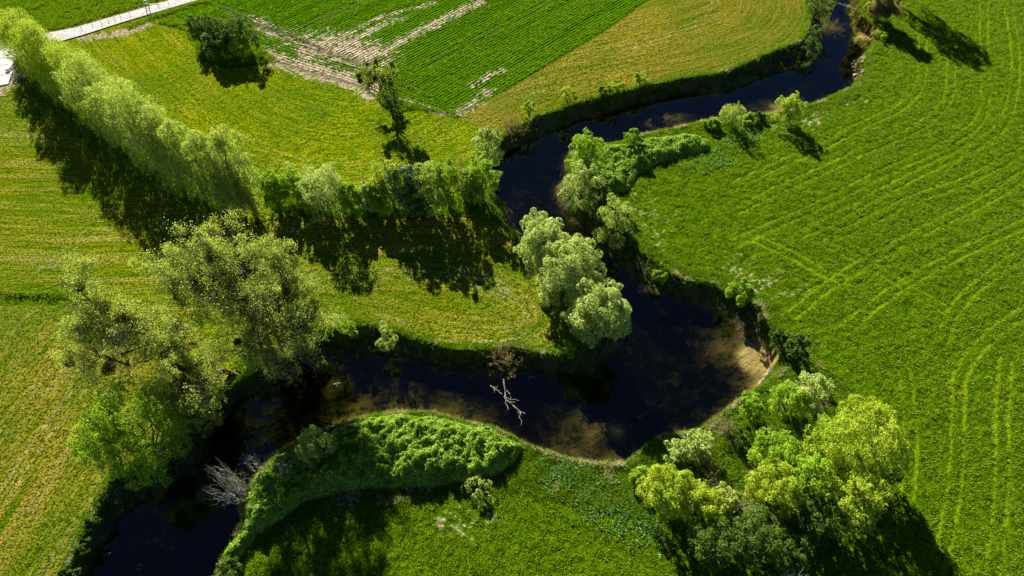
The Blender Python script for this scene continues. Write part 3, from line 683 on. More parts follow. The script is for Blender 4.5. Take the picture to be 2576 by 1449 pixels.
blades('dry_reeds', 'reed', 1100000, d_reed, .9, .05, 5, .8, 'pale dry reeds and dead grass along the bank edges', 5, 'reeds', 1.5)
blades('nettles', 'teal', 700000, d_teal, .6, .2, 5, .9, 'blue green weeds between the bramble and the wood', 6, 'weeds', .9)

def thicket(name, A, sdf, H, n, seed, label, mat='bramble', ls=.28, edge=2.6):
    rng = np.random.default_rng(seed); lo = A.min(0); hi = A.max(0)
    def hf(x, y):
        s = look(sdf, x, y) + 1.3 * (fbm(x / 2.2, y / 2.2, seed, 3) - .5)
        return H * np.sqrt(ss(-.2, edge, s)) * (.25 + .6 * fbm(x / 2.6, y / 2.6, seed + 1, 2) + .5 * (fbm(x / .9, y / .9, seed + 2, 2))**1.3) * ss(-.3, .4, s)
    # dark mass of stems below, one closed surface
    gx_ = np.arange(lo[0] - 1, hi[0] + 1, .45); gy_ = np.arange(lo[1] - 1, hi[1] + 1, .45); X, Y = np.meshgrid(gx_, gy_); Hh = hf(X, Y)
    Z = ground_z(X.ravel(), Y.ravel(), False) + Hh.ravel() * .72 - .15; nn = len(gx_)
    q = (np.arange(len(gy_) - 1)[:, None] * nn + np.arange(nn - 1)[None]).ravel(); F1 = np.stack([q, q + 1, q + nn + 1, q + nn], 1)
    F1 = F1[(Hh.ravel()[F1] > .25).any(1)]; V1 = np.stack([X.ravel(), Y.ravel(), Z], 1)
    x = rng.uniform(lo[0] - 1, hi[0] + 1, n * 3); y = rng.uniform(lo[1] - 1, hi[1] + 1, n * 3); h = hf(x, y); m = h > .12; x, y, h = x[m][:n], y[m][:n], h[m][:n]
    e = .25; gx1 = (hf(x + e, y) - h) / e; gy1 = (hf(x, y + e) - h) / e
    P = np.stack([x, y, ground_z(x, y, False) + h * rng.uniform(.72, 1.08, len(x)) + rng.normal(size=len(x)) * .06], 1)
    Nn = unit(np.stack([-gx1, -gy1, np.full(len(x), .8)], 1) + rng.normal(size=P.shape) * .55)
    V2, F2, r = leaf_quads(P, Nn, ls, rng, .7)
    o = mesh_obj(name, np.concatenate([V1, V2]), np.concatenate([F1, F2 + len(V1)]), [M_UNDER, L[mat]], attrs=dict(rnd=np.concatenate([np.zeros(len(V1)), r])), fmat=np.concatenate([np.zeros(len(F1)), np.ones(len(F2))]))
    return tag(o, label, 'thicket', kind='stuff')
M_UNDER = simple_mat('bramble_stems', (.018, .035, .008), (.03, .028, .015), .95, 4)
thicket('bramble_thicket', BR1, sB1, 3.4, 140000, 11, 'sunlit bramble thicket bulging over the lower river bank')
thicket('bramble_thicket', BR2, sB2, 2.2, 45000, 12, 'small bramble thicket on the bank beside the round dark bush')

# ------------------------------------------------------------ willows in a row, from the road down to the hedge
rowg = 'willows in the long row beside the left meadow'
ords = ['first', 'second', 'third', 'fourth', 'fifth', 'sixth', 'seventh', 'eighth', 'ninth', 'tenth', 'eleventh', 'twelfth']
for i, (bx, by, ty, wp, mt) in enumerate([(62,138,30,95,'yellow'), (100,190,32,105,'yellow'), (150,232,72,110,'yellow'), (205,262,110,125,'yellow'), (268,312,152,125,'willow'), (335,368,200,125,'willow'), (392,415,225,120,'willow'),
        (438,448,262,105,'willow'), (492,478,318,100,'willow'), (545,508,340,95,'willow'), (590,528,400,90,'willow'), (618,522,333,85,'willow')]):
    dense_tree('willow_tree', bx + 24, by + 14, '%s willow from the road in the long row%s' % (ords[i], {0: ', standing in the road bend', 4: ', with a rounded top', 11: ', with a thin pointed top'}.get(i, '')),
               'tree', ty=ty + (0, 14, -6, 12, -4, 10, -6, 16, 0, 8, 14, -8)[i], wpx=wp * .98, mat=mt, n=22000, ls=.34, nl=34, lr=.38, shape='plume', z0f=.05, group=rowg, sq=1.0, gap=.26)
# ------------------------------------------------------------ clump at the upper left
cg = 'shrubs of the clump above the meadow'
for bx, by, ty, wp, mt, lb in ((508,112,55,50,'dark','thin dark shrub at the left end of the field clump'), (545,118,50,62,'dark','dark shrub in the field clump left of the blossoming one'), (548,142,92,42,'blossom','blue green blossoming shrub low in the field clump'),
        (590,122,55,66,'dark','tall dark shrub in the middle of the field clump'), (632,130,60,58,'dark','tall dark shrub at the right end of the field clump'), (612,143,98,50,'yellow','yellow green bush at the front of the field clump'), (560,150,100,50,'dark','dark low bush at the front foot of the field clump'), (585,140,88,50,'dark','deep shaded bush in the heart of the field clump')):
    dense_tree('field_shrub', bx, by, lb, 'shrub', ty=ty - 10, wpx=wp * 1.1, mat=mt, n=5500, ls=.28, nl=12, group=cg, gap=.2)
sparse_tree('mistletoe_tree', 985, 280, 'small twisted tree hung with mistletoe balls at the crop field corner', 'tree', 11, .66, n1=11, levels=3, leafn=3, ls=.2, mat='yellow', mist=24, base_r=.4, lean=(-1.4, 0), start=.3, thin=.035)
dense_tree('shrub', 986, 282, 'dark green shrub at the foot of the small twisted tree', 'shrub', ty=243, wpx=52, mat='dark', n=3500, ls=.28)
# ------------------------------------------------------------ hedge between the meadow and the tongue of land
hg = 'shrubs of the hedge above the shaded meadow'
for bx, by, ty, wp, mt, lb in ((700,510,455,60,'bright','green hedge shrub beside the last willow'), (752,508,442,58,'bright','round hedge shrub left of the whitish one, darker than it'), (832,532,440,98,'white','big whitish green hedge shrub, widest of the left half'), (792,528,470,56,'bright','low green hedge shrub left of the whitish one'),
        (888,528,478,56,'bright','green hedge shrub just right of the whitish one'), (935,525,480,52,'white','small pale hedge shrub around the bare sapling'), (992,520,420,74,'yellow','yellow green hedge shrub left of the grey twigs'), (1030,525,432,66,'blossom','bluish blossoming hedge shrub in the hedge middle'),
        (1085,528,428,68,'willow','grey green hedge shrub behind the grey twigs'), (1130,520,430,62,'bright','green hedge shrub left of the tall brown one'), (1215,500,415,66,'bright','vivid green shrub at the river end of the hedge'), (1228,415,338,56,'white','round pale green bush standing above the hedge end by the river'), (1185,505,440,50,'bright','green shrub at the foot of the tall brown one'),
        (1055,530,460,60,'dark','dark low shrub in the shaded foot of the hedge'), (965,528,470,50,'bright','low shrub between the pale and yellow hedge shrubs')):
    dense_tree('hedge_shrub', bx, by + 4, lb, 'shrub', ty=ty - 16, wpx=wp * 1.3, mat=mt, n=12000, ls=.28, nl=18, group=hg, z0f=.0)
bare_shrub('bare_sapling', 932, 515, 'leafless dark sapling rising from the hedge over a pale shrub', 'shrub', 6.6, 8, .5, MB, group=hg, r0=.06)
bare_shrub('bare_shrub', 1060, 515, 'grey leafless twigs fanning above the middle of the hedge', 'shrub', 7.2, 16, .9, MBT, 2, 'willow', group=hg)
bare_shrub('twiggy_tree', 1170, 508, 'tall brownish half leafless tree in the hedge near the river', 'tree', 9.5, 22, .75, MBT, 5, 'brown', group=hg, r0=.06)
# ------------------------------------------------------------ along the upper river
bare_shrub('brown_shrub', 1288, 352, 'brownish twiggy shrub leaning over the dark upper bank', 'shrub', 6.2, 22, 1.0, MBT, 9, 'brown', r0=.05, ls=.18)
ug = 'small shrubs on the edge of the far bank'
for bx, by, ty, wp, mt, lb in ((1331,308,262,38,'yellow','small bright cone shaped bush beside the brown twiggy shrub'), (1425,290,246,46,'yellow','thin yellowish bush on the edge of the far bank'), (1520,256,238,34,'bright','low green bush on the far bank edge'), (1548,252,228,40,'yellow','bushy yellow green shrub on the far bank edge'), (1603,248,222,44,'yellow','yellow green shrub next to the bare twigs on the far bank'),
        (2030,150,110,60,'dark','dark leafy bush hanging into the river bend'), (2050,40,0,50,'dark','dark bush on the left bank at the top of the picture'), (2040,110,70,44,'dark','small dark bush under the drooping brown shrub')):
    dense_tree('bank_shrub', bx, by, lb, 'shrub', ty=ty, wpx=wp, mat=mt, n=2600, ls=.26, nl=8, group=ug)
bare_shrub('bare_shrub', 1637, 247, 'small bare brown shrub on the far bank edge', 'shrub', 2.6, 14, 1.1, MBT, group=ug)
bare_shrub('drooping_shrub', 2058, 92, 'brown drooping twigs hanging from the left bank over the water', 'shrub', 4.5, 30, 1.0, MBT, 3, 'brown', lean=(2.4, -1.2))
dense_tree('pale_willow_bush', 1838, 318, 'pale willow bush on the near bank with upright sprays', 'bush', ty=262, wpx=62, mat='willow', n=6000, ls=.24, nl=10, shape='plume', z0f=.02)
dense_tree('yellow_bush', 1972, 312, 'round yellow green bush on the near bank casting a long shadow', 'bush', ty=246, wpx=82, mat='yellow', n=7500, ls=.28, nl=14, z0f=.02, lr=.36)
for bx, by, ty, wp, mt, lb in ((1885,308,290,40,'bright','low green bush between the pale and the yellow bush'), (1910,302,288,30,'dark','small dark low bush left of the round yellow bush'), (1790,322,302,40,'bright','low bush left of the pale willow bush'),
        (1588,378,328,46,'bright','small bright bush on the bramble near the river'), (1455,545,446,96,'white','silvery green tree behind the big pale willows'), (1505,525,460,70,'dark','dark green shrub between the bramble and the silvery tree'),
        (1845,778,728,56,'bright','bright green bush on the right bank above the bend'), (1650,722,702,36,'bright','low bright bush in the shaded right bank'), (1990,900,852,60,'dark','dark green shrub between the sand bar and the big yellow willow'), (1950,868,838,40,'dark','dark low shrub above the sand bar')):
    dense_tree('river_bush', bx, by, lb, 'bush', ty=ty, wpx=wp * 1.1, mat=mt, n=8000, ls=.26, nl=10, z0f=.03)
dense_tree('round_bush', 1468, 445, 'big round dark green bush at the river bend beside the bramble', 'bush', ty=338, wpx=92, mat='bright', n=15000, ls=.28, nl=18, z0f=.0, gap=.2)
dense_tree('grey_green_tree', 1530, 625, 'grey green round tree right of the big pale willows', 'tree', ty=520, wpx=96, mat='willow', n=9000, ls=.26, nl=16, z0f=.1)
# ------------------------------------------------------------ the pale willows in the middle
wg = 'big pale willows on the tongue of land'
for bx, by, H, R, lb, k in ((1372,695,13.5,5.2,'leftmost of the three big pale willows on the land tongue',26), (1425,752,14.0,6.2,'middle of the three big pale willows, with its trunk showing',30), (1495,850,13.5,5.4,'lowest of the three big pale willows, nearest the dark pool',24)):
    dense_tree('pale_willow', bx, by, lb, 'tree', H=H, R=R, mat='white', n=34000, ls=.27, nl=k, lr=.34, group=wg, z0f=.22, gap=.24)
dense_tree('pale_willow', 1350, 655, 'smaller pale willow behind the three big ones', 'tree', H=13, R=3.6, mat='white', n=11000, ls=.27, nl=16, lr=.36, group=wg, z0f=.2)
# ------------------------------------------------------------ lower bank of the tongue
dense_tree('pale_bank_bush', 985, 892, 'small pale willow bush on the edge of the lower bank', 'bush', ty=832, wpx=52, mat='willow', n=3800, ls=.24, nl=8, shape='plume', z0f=.02)
bare_shrub('dead_shrub', 1018, 888, 'small dead grey shrub beside the pale willow bush on the bank', 'shrub', 2.4, 12, 1.1, MBL)
bare_shrub('budding_shrub', 1272, 925, 'brown shrub with reddish buds leaning over the dark water', 'shrub', 5.0, 22, 1.1, MBT, 6, 'brown', r0=.04, ls=.17)
dense_tree('bank_tuft', 1425, 905, 'low green tuft where the tongue of land ends in the pool', 'bush', ty=878, wpx=44, mat='bright', n=1800, ls=.22, nl=6, z0f=0)
for bx, by, ty, wp, lb in ((845,850,815,60,'green bush on the bank right of the mistletoe trees'), (890,850,818,48,'second green bush on the bank, nearer the pale willow bush')):
    dense_tree('bank_bush', bx, by, lb, 'bush', ty=ty, wpx=wp, mat='bright', n=3200, ls=.24, nl=8, z0f=0)
# ------------------------------------------------------------ tall sparse trees with mistletoe
pg = 'tall mistletoe trees at the left river bank'
sparse_tree('mistletoe_poplar', 782, 925, 'right and tallest of the sparse mistletoe trees, thick trunk showing', 'tree', 27, .50, n1=17, levels=3, leafn=6, dead=.25, lean=(-3.0, 2), mist=26, base_r=.75, group=pg, start=.22, ls=.22, cl=.6, thin=.014)
sparse_tree('mistletoe_poplar', 690, 890, 'middle sparse mistletoe tree with branches reaching over the willow shadow', 'tree', 25.5, .58, n1=15, levels=3, leafn=6, dead=.3, lean=(-4.5, 4), mist=20, base_r=.68, group=pg, start=.25, ls=.22, cl=.6, thin=.014)
sparse_tree('mistletoe_poplar', 600, 945, 'left mistletoe tree leaning far over the left meadow', 'tree', 19, .68, n1=17, levels=3, leafn=6, dead=.35, lean=(-17, 1), mist=36, base_r=.66, group=pg, start=.25, ls=.22, cl=.6, thin=.014)
sparse_tree('mistletoe_poplar', 560, 1010, 'lowest mistletoe tree with pale crooked limbs over the left bank', 'tree', 14, .6, n1=13, levels=3, leafn=6, dead=.3, lean=(-4, -1), mist=12, base_r=.4, group=pg, start=.2, ls=.22, cl=.6, thin=.014)
dense_tree('understory_bush', 640, 900, 'bright green bush under the mistletoe trees', 'bush', H=4, R=3.8, mat='bright', n=6000, ls=.25, nl=12, z0f=0)
dense_tree('understory_bush', 485, 1010, 'vivid green bush seen through the left mistletoe tree', 'bush', H=4.5, R=3.6, mat='bright', n=6000, ls=.25, nl=12, z0f=0)
dense_tree('understory_bush', 700, 945, 'dark green bush at the foot of the tallest mistletoe tree', 'bush', H=5, R=3.0, mat='dark', n=5000, ls=.25, nl=12, z0f=0)
dense_tree('riverside_willow', 410, 1165, 'big grey green willow on the lower left bank', 'tree', H=16.5, R=7.6, mat='bright', n=34000, ls=.24, nl=46, lr=.26, z0f=.12, gap=.42, lean=(-1.5, 1))
dense_tree('riverside_willow', 305, 1150, 'light green willow at the meadow edge beside the big lower left willow', 'tree', H=11, R=3.8, mat='yellow', n=14000, ls=.23, nl=24, lr=.3, z0f=.1, gap=.4)
dense_tree('riverside_willow', 535, 1080, 'thin willow between the mistletoe trees and the dark water', 'tree', H=9.5, R=4.6, mat='poplar', n=12000, ls=.23, nl=22, lr=.3, z0f=.1, gap=.45)
for bx, by, R_, lb in ((262,1335,1.2,'small bush in the shaded left bank'), (238,1400,1.4,'dark bush low on the left bank'), (212,1460,1.6,'green bush at the lower left corner of the water')):
    dense_tree('bank_bush', bx, by, lb, 'bush', H=1.8, R=R_, mat='dark', n=1800, ls=.22, nl=7, z0f=0)
# ------------------------------------------------------------ dead wood on the lower left shore
bare_shrub('dead_bush', 628, 1262, 'big pale dead bush leaning over the black water', 'bush', 5.2, 26, 1.1, MBL, 1, 'willow', lean=(-3.2, 2.0), r0=.055)
bare_shrub('dead_sapling', 660, 1190, 'thin pale dead sapling standing at the water edge', 'sapling', 5.5, 6, .45, MBL, r0=.05)
bare_shrub('dead_shrub', 735, 1190, 'bare pale branches sticking out of the bramble', 'shrub', 5.0, 12, .8, MBL, 2, 'willow', r0=.06)
dense_tree('leafy_shrub', 808, 1150, 'loose leafy shrub at the river end of the large bramble', 'shrub', H=7.5, R=3.0, mat='willow', n=9000, ls=.2, nl=18, lr=.32, gap=.45, z0f=.1)
dense_tree('leafy_shrub', 880, 1180, 'low leafy shrub beside the loose one on the large bramble', 'shrub', H=3.8, R=2.4, mat='bright', n=4500, ls=.2, nl=12, gap=.35, z0f=.1)
dense_tree('shore_bush', 583, 1440, 'bush on the right shore at the bottom of the picture', 'bush', H=2.2, R=2.0, mat='dark', n=3000, ls=.22, nl=8, z0f=0)
# ------------------------------------------------------------ wood at the lower right
kg = 'trees and shrubs of the wood at the lower right'
for nm, bx, by, H, R, mt, n, lb in (
        ('willow_tree',2108,1170,15,6.8,'yellow',34000,'largest, dome shaped yellow green willow at the right edge of the wood'), ('willow_tree',2020,1010,7,3.8,'white',9000,'pale willow left of the dome shaped one'), ('leafy_tree',1965,1035,6.5,3.6,'bright',9000,'light green tree at the upper edge of the wood near the sand bar'),
        ('leafy_bush',1878,1045,5.5,2.6,'bright',6000,'leafy bush at the river edge of the wood'), ('river_willow',1750,1135,4.5,2.6,'white',6000,'right of two pale bushes reaching over the water'), ('river_willow',1700,1150,4.0,2.6,'white',6000,'left of two pale bushes reaching over the water'),
        ('leafy_tree',1925,1165,7.5,4.6,'bright',14000,'round bright green tree in the middle of the wood'), ('leafy_tree',2050,1140,8,4.2,'bright',11000,'green tree between the round one and the dome shaped willow'), ('leafy_tree',1660,1265,9,4.6,'yellow',16000,'yellow green tree at the left end of the wood'),
        ('leafy_tree',1745,1290,8,4.2,'yellow',13000,'yellow green tree second from the left end of the wood'), ('leafy_tree',1812,1275,5,2.8,'willow',6500,'low greyish tree between the yellow green trees of the wood'), ('leafy_tree',1925,1260,10,4.4,'yellow',15000,'golden green tree in the lower middle of the wood'),
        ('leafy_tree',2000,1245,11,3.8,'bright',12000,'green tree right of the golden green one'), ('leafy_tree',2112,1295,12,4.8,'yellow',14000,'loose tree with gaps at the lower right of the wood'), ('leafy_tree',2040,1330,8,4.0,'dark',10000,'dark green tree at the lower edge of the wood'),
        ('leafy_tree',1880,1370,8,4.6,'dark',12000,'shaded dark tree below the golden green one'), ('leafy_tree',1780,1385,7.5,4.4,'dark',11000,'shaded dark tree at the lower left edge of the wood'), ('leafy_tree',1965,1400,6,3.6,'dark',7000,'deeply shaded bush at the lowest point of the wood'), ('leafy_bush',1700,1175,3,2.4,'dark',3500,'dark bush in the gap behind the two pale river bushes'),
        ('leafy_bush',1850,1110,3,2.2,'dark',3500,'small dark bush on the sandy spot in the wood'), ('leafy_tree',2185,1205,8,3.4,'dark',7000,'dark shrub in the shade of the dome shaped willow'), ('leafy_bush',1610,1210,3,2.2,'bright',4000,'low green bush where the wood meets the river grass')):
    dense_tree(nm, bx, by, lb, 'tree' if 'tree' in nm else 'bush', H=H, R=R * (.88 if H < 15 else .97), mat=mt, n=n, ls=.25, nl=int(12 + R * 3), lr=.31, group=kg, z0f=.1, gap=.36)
bare_shrub('bare_shrub', 2010, 1300, 'white bare twigs among the trees of the wood', 'shrub', 6.5, 18, .9, MBL, group=kg)
bare_shrub('bare_shrub', 1800, 1260, 'brown twiggy shrub in the gap of the wood', 'shrub', 5.5, 14, .9, MBT, 3, 'brown', group=kg)
bare_shrub('bare_shrub', 1825, 1085, 'small orange brown dead shrub by the water edge of the wood', 'shrub', 3.0, 16, .9, MBT, 3, 'brown', group=kg)
bare_shrub('bare_shrub', 1975, 1470, 'pale bare sapling at the lower edge of the picture', 'shrub', 5.0, 9, .6, MBL, group=kg)
dense_tree('leafy_bush', 1205, 1235, 'small loose bush at the right foot of the large bramble', 'bush', H=2.2, R=2.2, mat='willow', n=3000, ls=.2, nl=8, gap=.4, z0f=0)
# ------------------------------------------------------------ top of the picture, right
sparse_tree('bank_tree', 2200, 62, 'brownish tree on the right bank at the top, its shadow lies on the field', 'tree', 9.5, .5, n1=14, levels=3, leafn=9, mat='brown', base_r=.3, ls=.26, cl=.8, lean=(1, 1), thin=.02, start=.12)
dense_tree('bank_tree', 2258, 12, 'tall tree mostly above the upper frame casting the long shadow', 'tree', H=16.5, R=6.5, mat='dark', n=15000, ls=.36, nl=20, z0f=.2)
dense_tree('mossy_bush', 2168, 66, 'mossy green column shaped bush on the right bank', 'bush', H=5.5, R=1.6, mat='yellow', n=3500, ls=.26, nl=9, z0f=0)
dense_tree('mossy_bush', 2212, 98, 'low yellow green bush below the brownish tree', 'bush', H=1.8, R=1.8, mat='yellow', n=2500, ls=.24, nl=7, z0f=0)
#REST#
# ------------------------------------------------------------ road, yard
M_ROAD = simple_mat('pale_worn_asphalt', (.20, .195, .205), (.34, .33, .34), .8, 1.6)
M_YARD = simple_mat('pale_concrete_slabs', (.34, .34, .33), (.44, .43, .41), .8, .6)
M_DARK = simple_mat('dark_joint', (.05, .05, .05), (.08, .08, .08), .8)
M_VERGE = simple_mat('gravel_verge', (.36, .30, .2), (.24, .22, .1), .9, 2.0)
def slab(name, pts, z, mat, thick=.2, kind='structure'):
    import mathutils
    P = GP(pts); n = len(P)
    tri = mathutils.geometry.tessellate_polygon([[Vector((a, b, 0)) for a, b in P]])
    V = np.concatenate([np.c_[P, np.full(n, z)], np.c_[P, np.full(n, z - thick)]])
    F = [list(t) if np.cross(P[t[1]] - P[t[0]], P[t[2]] - P[t[0]]) > 0 else list(t)[::-1] for t in tri]
    me = bpy.data.meshes.new(name); fs = [tuple(f) for f in F] + [(i, (i + 1) % n, (i + 1) % n + n, i + n) for i in range(n)]
    me.from_pydata([tuple(v) for v in V], [], fs); me.materials.append(mat); o = bpy.data.objects.new(name, me); S.collection.objects.link(o)
    return tag(o, kind=kind)
if 0: slab('gravel_verge', [(330,60),(300,66),(207,96),(190,108),(240,105),(300,98),(345,80),(380,60),(420,38),(400,36)], .10, M_VERGE)
slab('road', [(700,-80),(503,0),(400,30),(300,60),(207,90),(120,114),(40,130),(-60,140),(-300,200),(-300,130),(0,101),(100,88),(185,72),(250,53),(310,36),(433,0),(600,-60)], .20, M_ROAD)
slab('concrete_yard', [(70,112),(46,157),(36,160),(33,180),(22,213),(0,217),(-140,240),(-300,275),(-300,190),(-60,137),(40,127)], .26, M_YARD)
jl = []
for a, b in (((-140,128),(40,120)), ((-140,158),(50,146)), ((-140,182),(38,163)), ((-140,206),(33,189))):
    p, q2 = G(*a), G(*b); jl.append((np.array([[p[0], p[1], .265], [q2[0], q2[1], .265]]), [.05, .05]))
V, F = tubes(jl, 4); tag(mesh_obj('slab_joint', V, F, M_DARK), kind='structure')

def box(c, s, rz=0.0):
    x, y, z = np.array(s) / 2; V = np.array([[i, j, k] for k in (-z, z) for i, j in ((-x, -y), (x, -y), (x, y), (-x, y))], float)
    R_ = np.array([[cos(rz), -sin(rz), 0], [sin(rz), cos(rz), 0], [0, 0, 1]]); V = V @ R_.T + np.array(c)
    return V, np.array([[0, 3, 2, 1], [4, 5, 6, 7], [0, 1, 5, 4], [1, 2, 6, 5], [2, 3, 7, 6], [3, 0, 4, 7]])
def joined(parts):
    V, F, o = [], [], 0
    for v, f in parts: V.append(v); F.append(f + o); o += len(v)
    return np.concatenate(V), np.concatenate(F)
M_WHITE = simple_mat('white_paint', (.75, .76, .76), (.62, .63, .63), .5)
M_STEEL = simple_mat('dull_steel', (.35, .36, .38), (.2, .2, .22), .5, metal=.5)
M_RED = simple_mat('faded_red_paint', (.42, .03, .02), (.28, .025, .02), .5)
M_BLUE = simple_mat('dark_blue_paint', (.02, .05, .16), (.015, .03, .09), .45)
M_YEL = simple_mat('yellow_paint', (.62, .42, .04), (.5, .32, .03), .5)
M_TYRE = simple_mat('black_rubber', (.02, .02, .02), (.03, .03, .03), .8)
# marker posts: one built, the others copied
def post(x, y, label):
    root = empty('marker_post', (x, y, 0.0), label, 'post', 'marker posts along the road')
    V, F = tubes([(np.array([[0, 0, 0], [0, 0, .95], [0, 0, 1.05]]), [.07, .06, .035])], 6); mesh_obj('pole', V, F, M_WHITE, root)
    V, F = tubes([(np.array([[0, 0, .72], [0, 0, .88]]), [.072, .070])], 6); mesh_obj('black_band', V, F, M_TYRE, root); return root
proto = None
for i, (px, py) in enumerate(((206,74),(234,67),(257,61.5),(274,56.5),(290,51.5),(305,46.5),(328,39.5),(399,17),(424,8),(394,37),(402,56))):
    g = G(px, py)
    lb = ('roadside post %s from the willow row on the far road edge' % ords[i]) if i < 9 else ('post on the near road edge opposite the white frame' if i == 9 else 'post standing in the grass below the near road edge')
    if proto is None: proto = post(g[0], g[1], lb)
    else:
        r = proto.copy(); S.collection.objects.link(r); r.location = (g[0], g[1], 0); r['label'] = lb
        for ch in proto.children:
            c = ch.copy(); S.collection.objects.link(c); c.parent = r
# white frame beside the road
g = G(370, 13); fr_ = empty('steel_frame', (g[0], g[1], 0), 'white steel frame standing beside the road at the upper edge', 'frame')
for sx_ in (-.45, .45):
    V, F = tubes([(np.array([[sx_, 0, -.2], [sx_, 0, 4.5]]), [.09, .09])], 6); mesh_obj('leg', V, F, M_WHITE, fr_)
V, F = tubes([(np.array([[-.45, 0, z_], [.45, 0, z_]]), [.05, .05]) for z_ in (.5, 1.3, 2.1, 2.9, 3.7, 4.4)], 6); mesh_obj('rungs', V, F, M_WHITE, fr_)
V, F = tubes([(np.array([[.4, 0, .25], [3.6, .1, .25]]), [.05, .05])], 6); mesh_obj('ground_rail', V, F, M_STEEL, fr_)
# farm implement by the yard
g = G(57, 188); fm = empty('seed_drill', (g[0], g[1], .0), 'red farm implement with a blue and white tine frame parked by the yard', 'farm machine'); fm.rotation_euler = (0, 0, radians(8))
V = np.array([[-1.0, 1.0, .9], [1.0, 1.0, .9], [1.0, 2.6, .9], [-1.0, 2.6, .9], [-1.4, .8, 2.2], [1.4, .8, 2.2], [1.4, 3.2, 2.2], [-1.4, 3.2, 2.2], [-.5, 1.4, 2.6], [.5, 1.4, 2.6], [.5, 2.8, 2.6], [-.5, 2.8, 2.6]])
F = np.array([[0, 3, 2, 1], [0, 1, 5, 4], [1, 2, 6, 5], [2, 3, 7, 6], [3, 0, 4, 7], [4, 5, 9, 8], [5, 6, 10, 9], [6, 7, 11, 10], [7, 4, 8, 11], [8, 9, 10, 11]]); mesh_obj('hopper', V, F, M_RED, fm)
V, F = joined([box((0, y_, .95), (3.6, .16, .16)) for y_ in (-2.0, -1.1, -.2, .6)] + [box((x_, -.7, 1.0), (.16, 2.8, .16)) for x_ in (-1.6, 0, 1.6)]); mesh_obj('tine_frame', V, F, M_BLUE, fm)
tn = []
for y_ in (-2.0, -1.1, -.2):
    for x_ in np.linspace(-1.6, 1.6, 6): tn.append((np.array([[x_, y_, 1.1], [x_ + .05, y_ - .35, .8], [x_, y_ - .15, .1]]), [.07, .06, .04]))
V, F = tubes(tn, 4); mesh_obj('tines', V, F, M_WHITE, fm)
for sx_ in (-1.7, 1.7):
    a = np.linspace(0, 2 * pi, 17); ring = np.stack([np.full(17, sx_), 1.9 + .5 * np.cos(a), .6 + .5 * np.sin(a)], 1)
    V, F = tubes([(ring, np.full(17, .16))], 6); wh = mesh_obj('wheel', V, F, M_TYRE, fm)
    V, F = tubes([(np.array([[sx_ - .1, 1.9, .6], [sx_ + .1, 1.9, .6]]), [.3, .3])], 10); mesh_obj('rim', V, F, M_YEL, wh)
V, F = joined([box((0, 4.2, .8), (.18, 2.4, .18)), box((0, 5.4, .45), (.14, .14, .8))]); mesh_obj('drawbar', V, F, M_STEEL, fm)
# a second, folded harrow frame next to it
g = G(40, 172); hw = empty('harrow_frame', (g[0], g[1], 0.25), 'grey triangular harrow frame lying at the corner of the yard', 'farm machine')
V, F = tubes([(np.array([[-1.6, -1.8, .3], [-1.2, 1.8, .4]]), [.09, .09]), (np.array([[-1.2, 1.8, .4], [1.9, 1.9, .4]]), [.09, .09]), (np.array([[-1.6, -1.8, .3], [1.9, 1.9, .4]]), [.09, .09]), (np.array([[-1.4, 0, .35], [.2, .1, .4]]), [.07, .07])], 6); mesh_obj('frame', V, F, M_STEEL, hw)
V, F = joined([box((-1.2 + .1 * k, -1.3 + .75 * k, .55), (.9, .3, .12), .3) for k in range(4)]); mesh_obj('plates', V, F, M_WHITE, hw)
# power pole on the yard edge, its shadow falls over the slabs
g = G(4, 112)
# ------------------------------------------------------------ stones and driftwood
M_STONE = simple_mat('pale_river_stone', (.42, .40, .36), (.28, .26, .22), .8, 4)
rng = np.random.default_rng(7)
spots_ = [(2156,155),(2158,163),(2152,168),(2160,172),(2155,178),(2162,183),(2156,188),(2163,194),(2159,200),(2161,210),(2157,218),(2150,160),(2166,176),(2164,205)]
for i, (px, py) in enumerate(spots_):
    g = G(px - 5, py, WL); a = rng.normal(size=(26, 3)); a = unit(a) * rng.uniform(.75, 1.1, (26, 1)) * np.array([.45, .33, .28]) * rng.uniform(.7, 1.3)
    import bmesh
    bm = bmesh.new(); [bm.verts.new(v) for v in a]; r_ = bmesh.ops.convex_hull(bm, input=bm.verts)
    bmesh.ops.delete(bm, geom=[v for v in bm.verts if not v.link_faces], context='VERTS')
    me = bpy.data.meshes.new('bank_stone'); bm.to_mesh(me); bm.free(); me.materials.append(M_STONE)
    o = bpy.data.objects.new('bank_stone', me); S.collection.objects.link(o); o.location = (g[0], g[1], max(gz(g[0], g[1]), WL - .1) + .12)
    tag(o, 'pale stone in the row of stones at the foot of the right bank bend', 'stone', 'pale stones at the right bank bend')

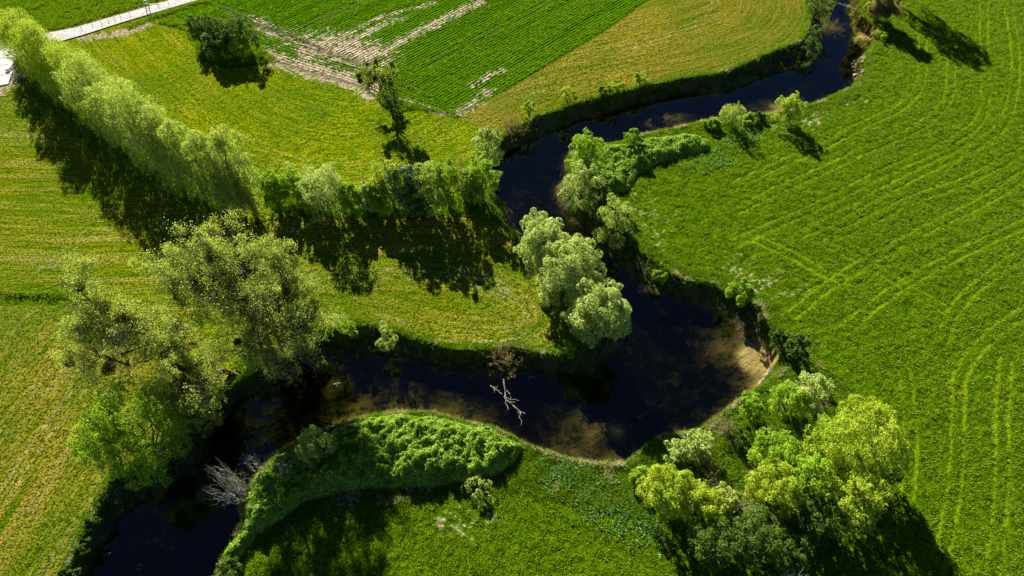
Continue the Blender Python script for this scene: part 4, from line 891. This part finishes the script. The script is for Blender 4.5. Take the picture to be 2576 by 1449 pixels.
def driftwood(name, pts, label, cat, r0=.14, twigs=0, mat=None, z=WL + .08, dz=None):
    SEED[0] += 1; rng = np.random.default_rng(SEED[0])
    W = np.array([G(px, py, z) for px, py in pts]); 
    if dz is not None: W[:, 2] += np.array(dz)
    t = np.linspace(0, 1, len(W)); tt = np.linspace(0, 1, 12); P = np.stack([np.interp(tt, t, W[:, k]) for k in range(3)], 1); P += rng.normal(size=P.shape) * .06
    lines = [(P, np.linspace(r0, r0 * .3, 12))]; Ld = np.linalg.norm(P[-1] - P[0])
    for i in range(twigs):
        j = rng.integers(2, 11); d = unit(((P[-1] - P[0]) / Ld + rng.normal(size=3) * np.array([.7, .7, .35]))[None])[0]; d[2] = abs(d[2]) * .6
        Q = bent(P[j], P[j] + d * Ld * rng.uniform(.15, .4), rng, 5, .08); lines.append((Q, np.linspace(r0 * .45, r0 * .15, 5)))
    V, F = tubes(lines, 5); c = P[0].copy(); o = mesh_obj(name, V - c, F, mat or MBL); o.location = c
    return tag(o, label, cat)
driftwood('stranded_branch', [(1266,958),(1272,985),(1268,1003),(1290,1020),(1320,1042)], 'pale forked branch stranded in the middle of the dark pool', 'branch', .13, 7, dz=[.5, .3, .1, .1, 0])
driftwood('stranded_branch', [(1232,970),(1245,978),(1262,990)], 'tangled grey twigs beside the forked branch in the pool', 'branch', .07, 10)
driftwood('floating_stick', [(1604,1050),(1622,1042),(1641,1030)], 'single straight stick floating in the dark pool', 'stick', .05, 0)
driftwood('stranded_branch', [(1185,950),(1193,943),(1200,936)], 'small bent stick in the water under the budding shrub', 'branch', .05, 3)
driftwood('stranded_branch', [(1330,953),(1340,947),(1346,955)], 'small curved twig in the water right of the budding shrub', 'branch', .05, 4)
driftwood('stranded_branch', [(838,968),(848,962),(858,966)], 'small pale debris in the water near the mistletoe trees', 'branch', .08, 6)
driftwood('driftwood_log', [(1908,966),(1925,948),(1944,915)], 'pale log lying along the sand bar edge', 'log', .13, 3, z=WL + .25)
driftwood('fallen_tree', [(2232,66),(2205,84),(2178,98)], 'fallen grey trunk reaching down the bank at the top right', 'log', .17, 6, z=WL + .4, dz=[2.6, 1.2, 0])
driftwood('fallen_tree', [(2225,68),(2212,95),(2194,112)], 'second fallen trunk, steeper, on the same bank at the top', 'log', .14, 4, z=WL + .4, dz=[2.4, 1.0, 0])
driftwood('fallen_branch', [(2178,40),(2150,30),(2105,12)], 'pale fallen branch arching over the river at the top', 'branch', .12, 6, z=WL + .5, dz=[.8, .9, .4])
driftwood('fallen_branch', [(2180,52),(2172,44),(2160,48)], 'small tangle of pale dead wood at the foot of the mossy bush', 'branch', .09, 14, z=WL + .4)
for i, (px, py) in enumerate(((270,1395),(345,1433),(348,1424))):
    driftwood('floating_leafs' if 0 else 'floating_twig', [(px, py), (px + 5, py - 3), (px + 9, py - 2)], ('pale twig floating below the dark left bank', 'pale floating twig, lower of a pair at the bottom left', 'pale floating twig, upper of a pair at the bottom left')[i], 'twig', .05, 2)
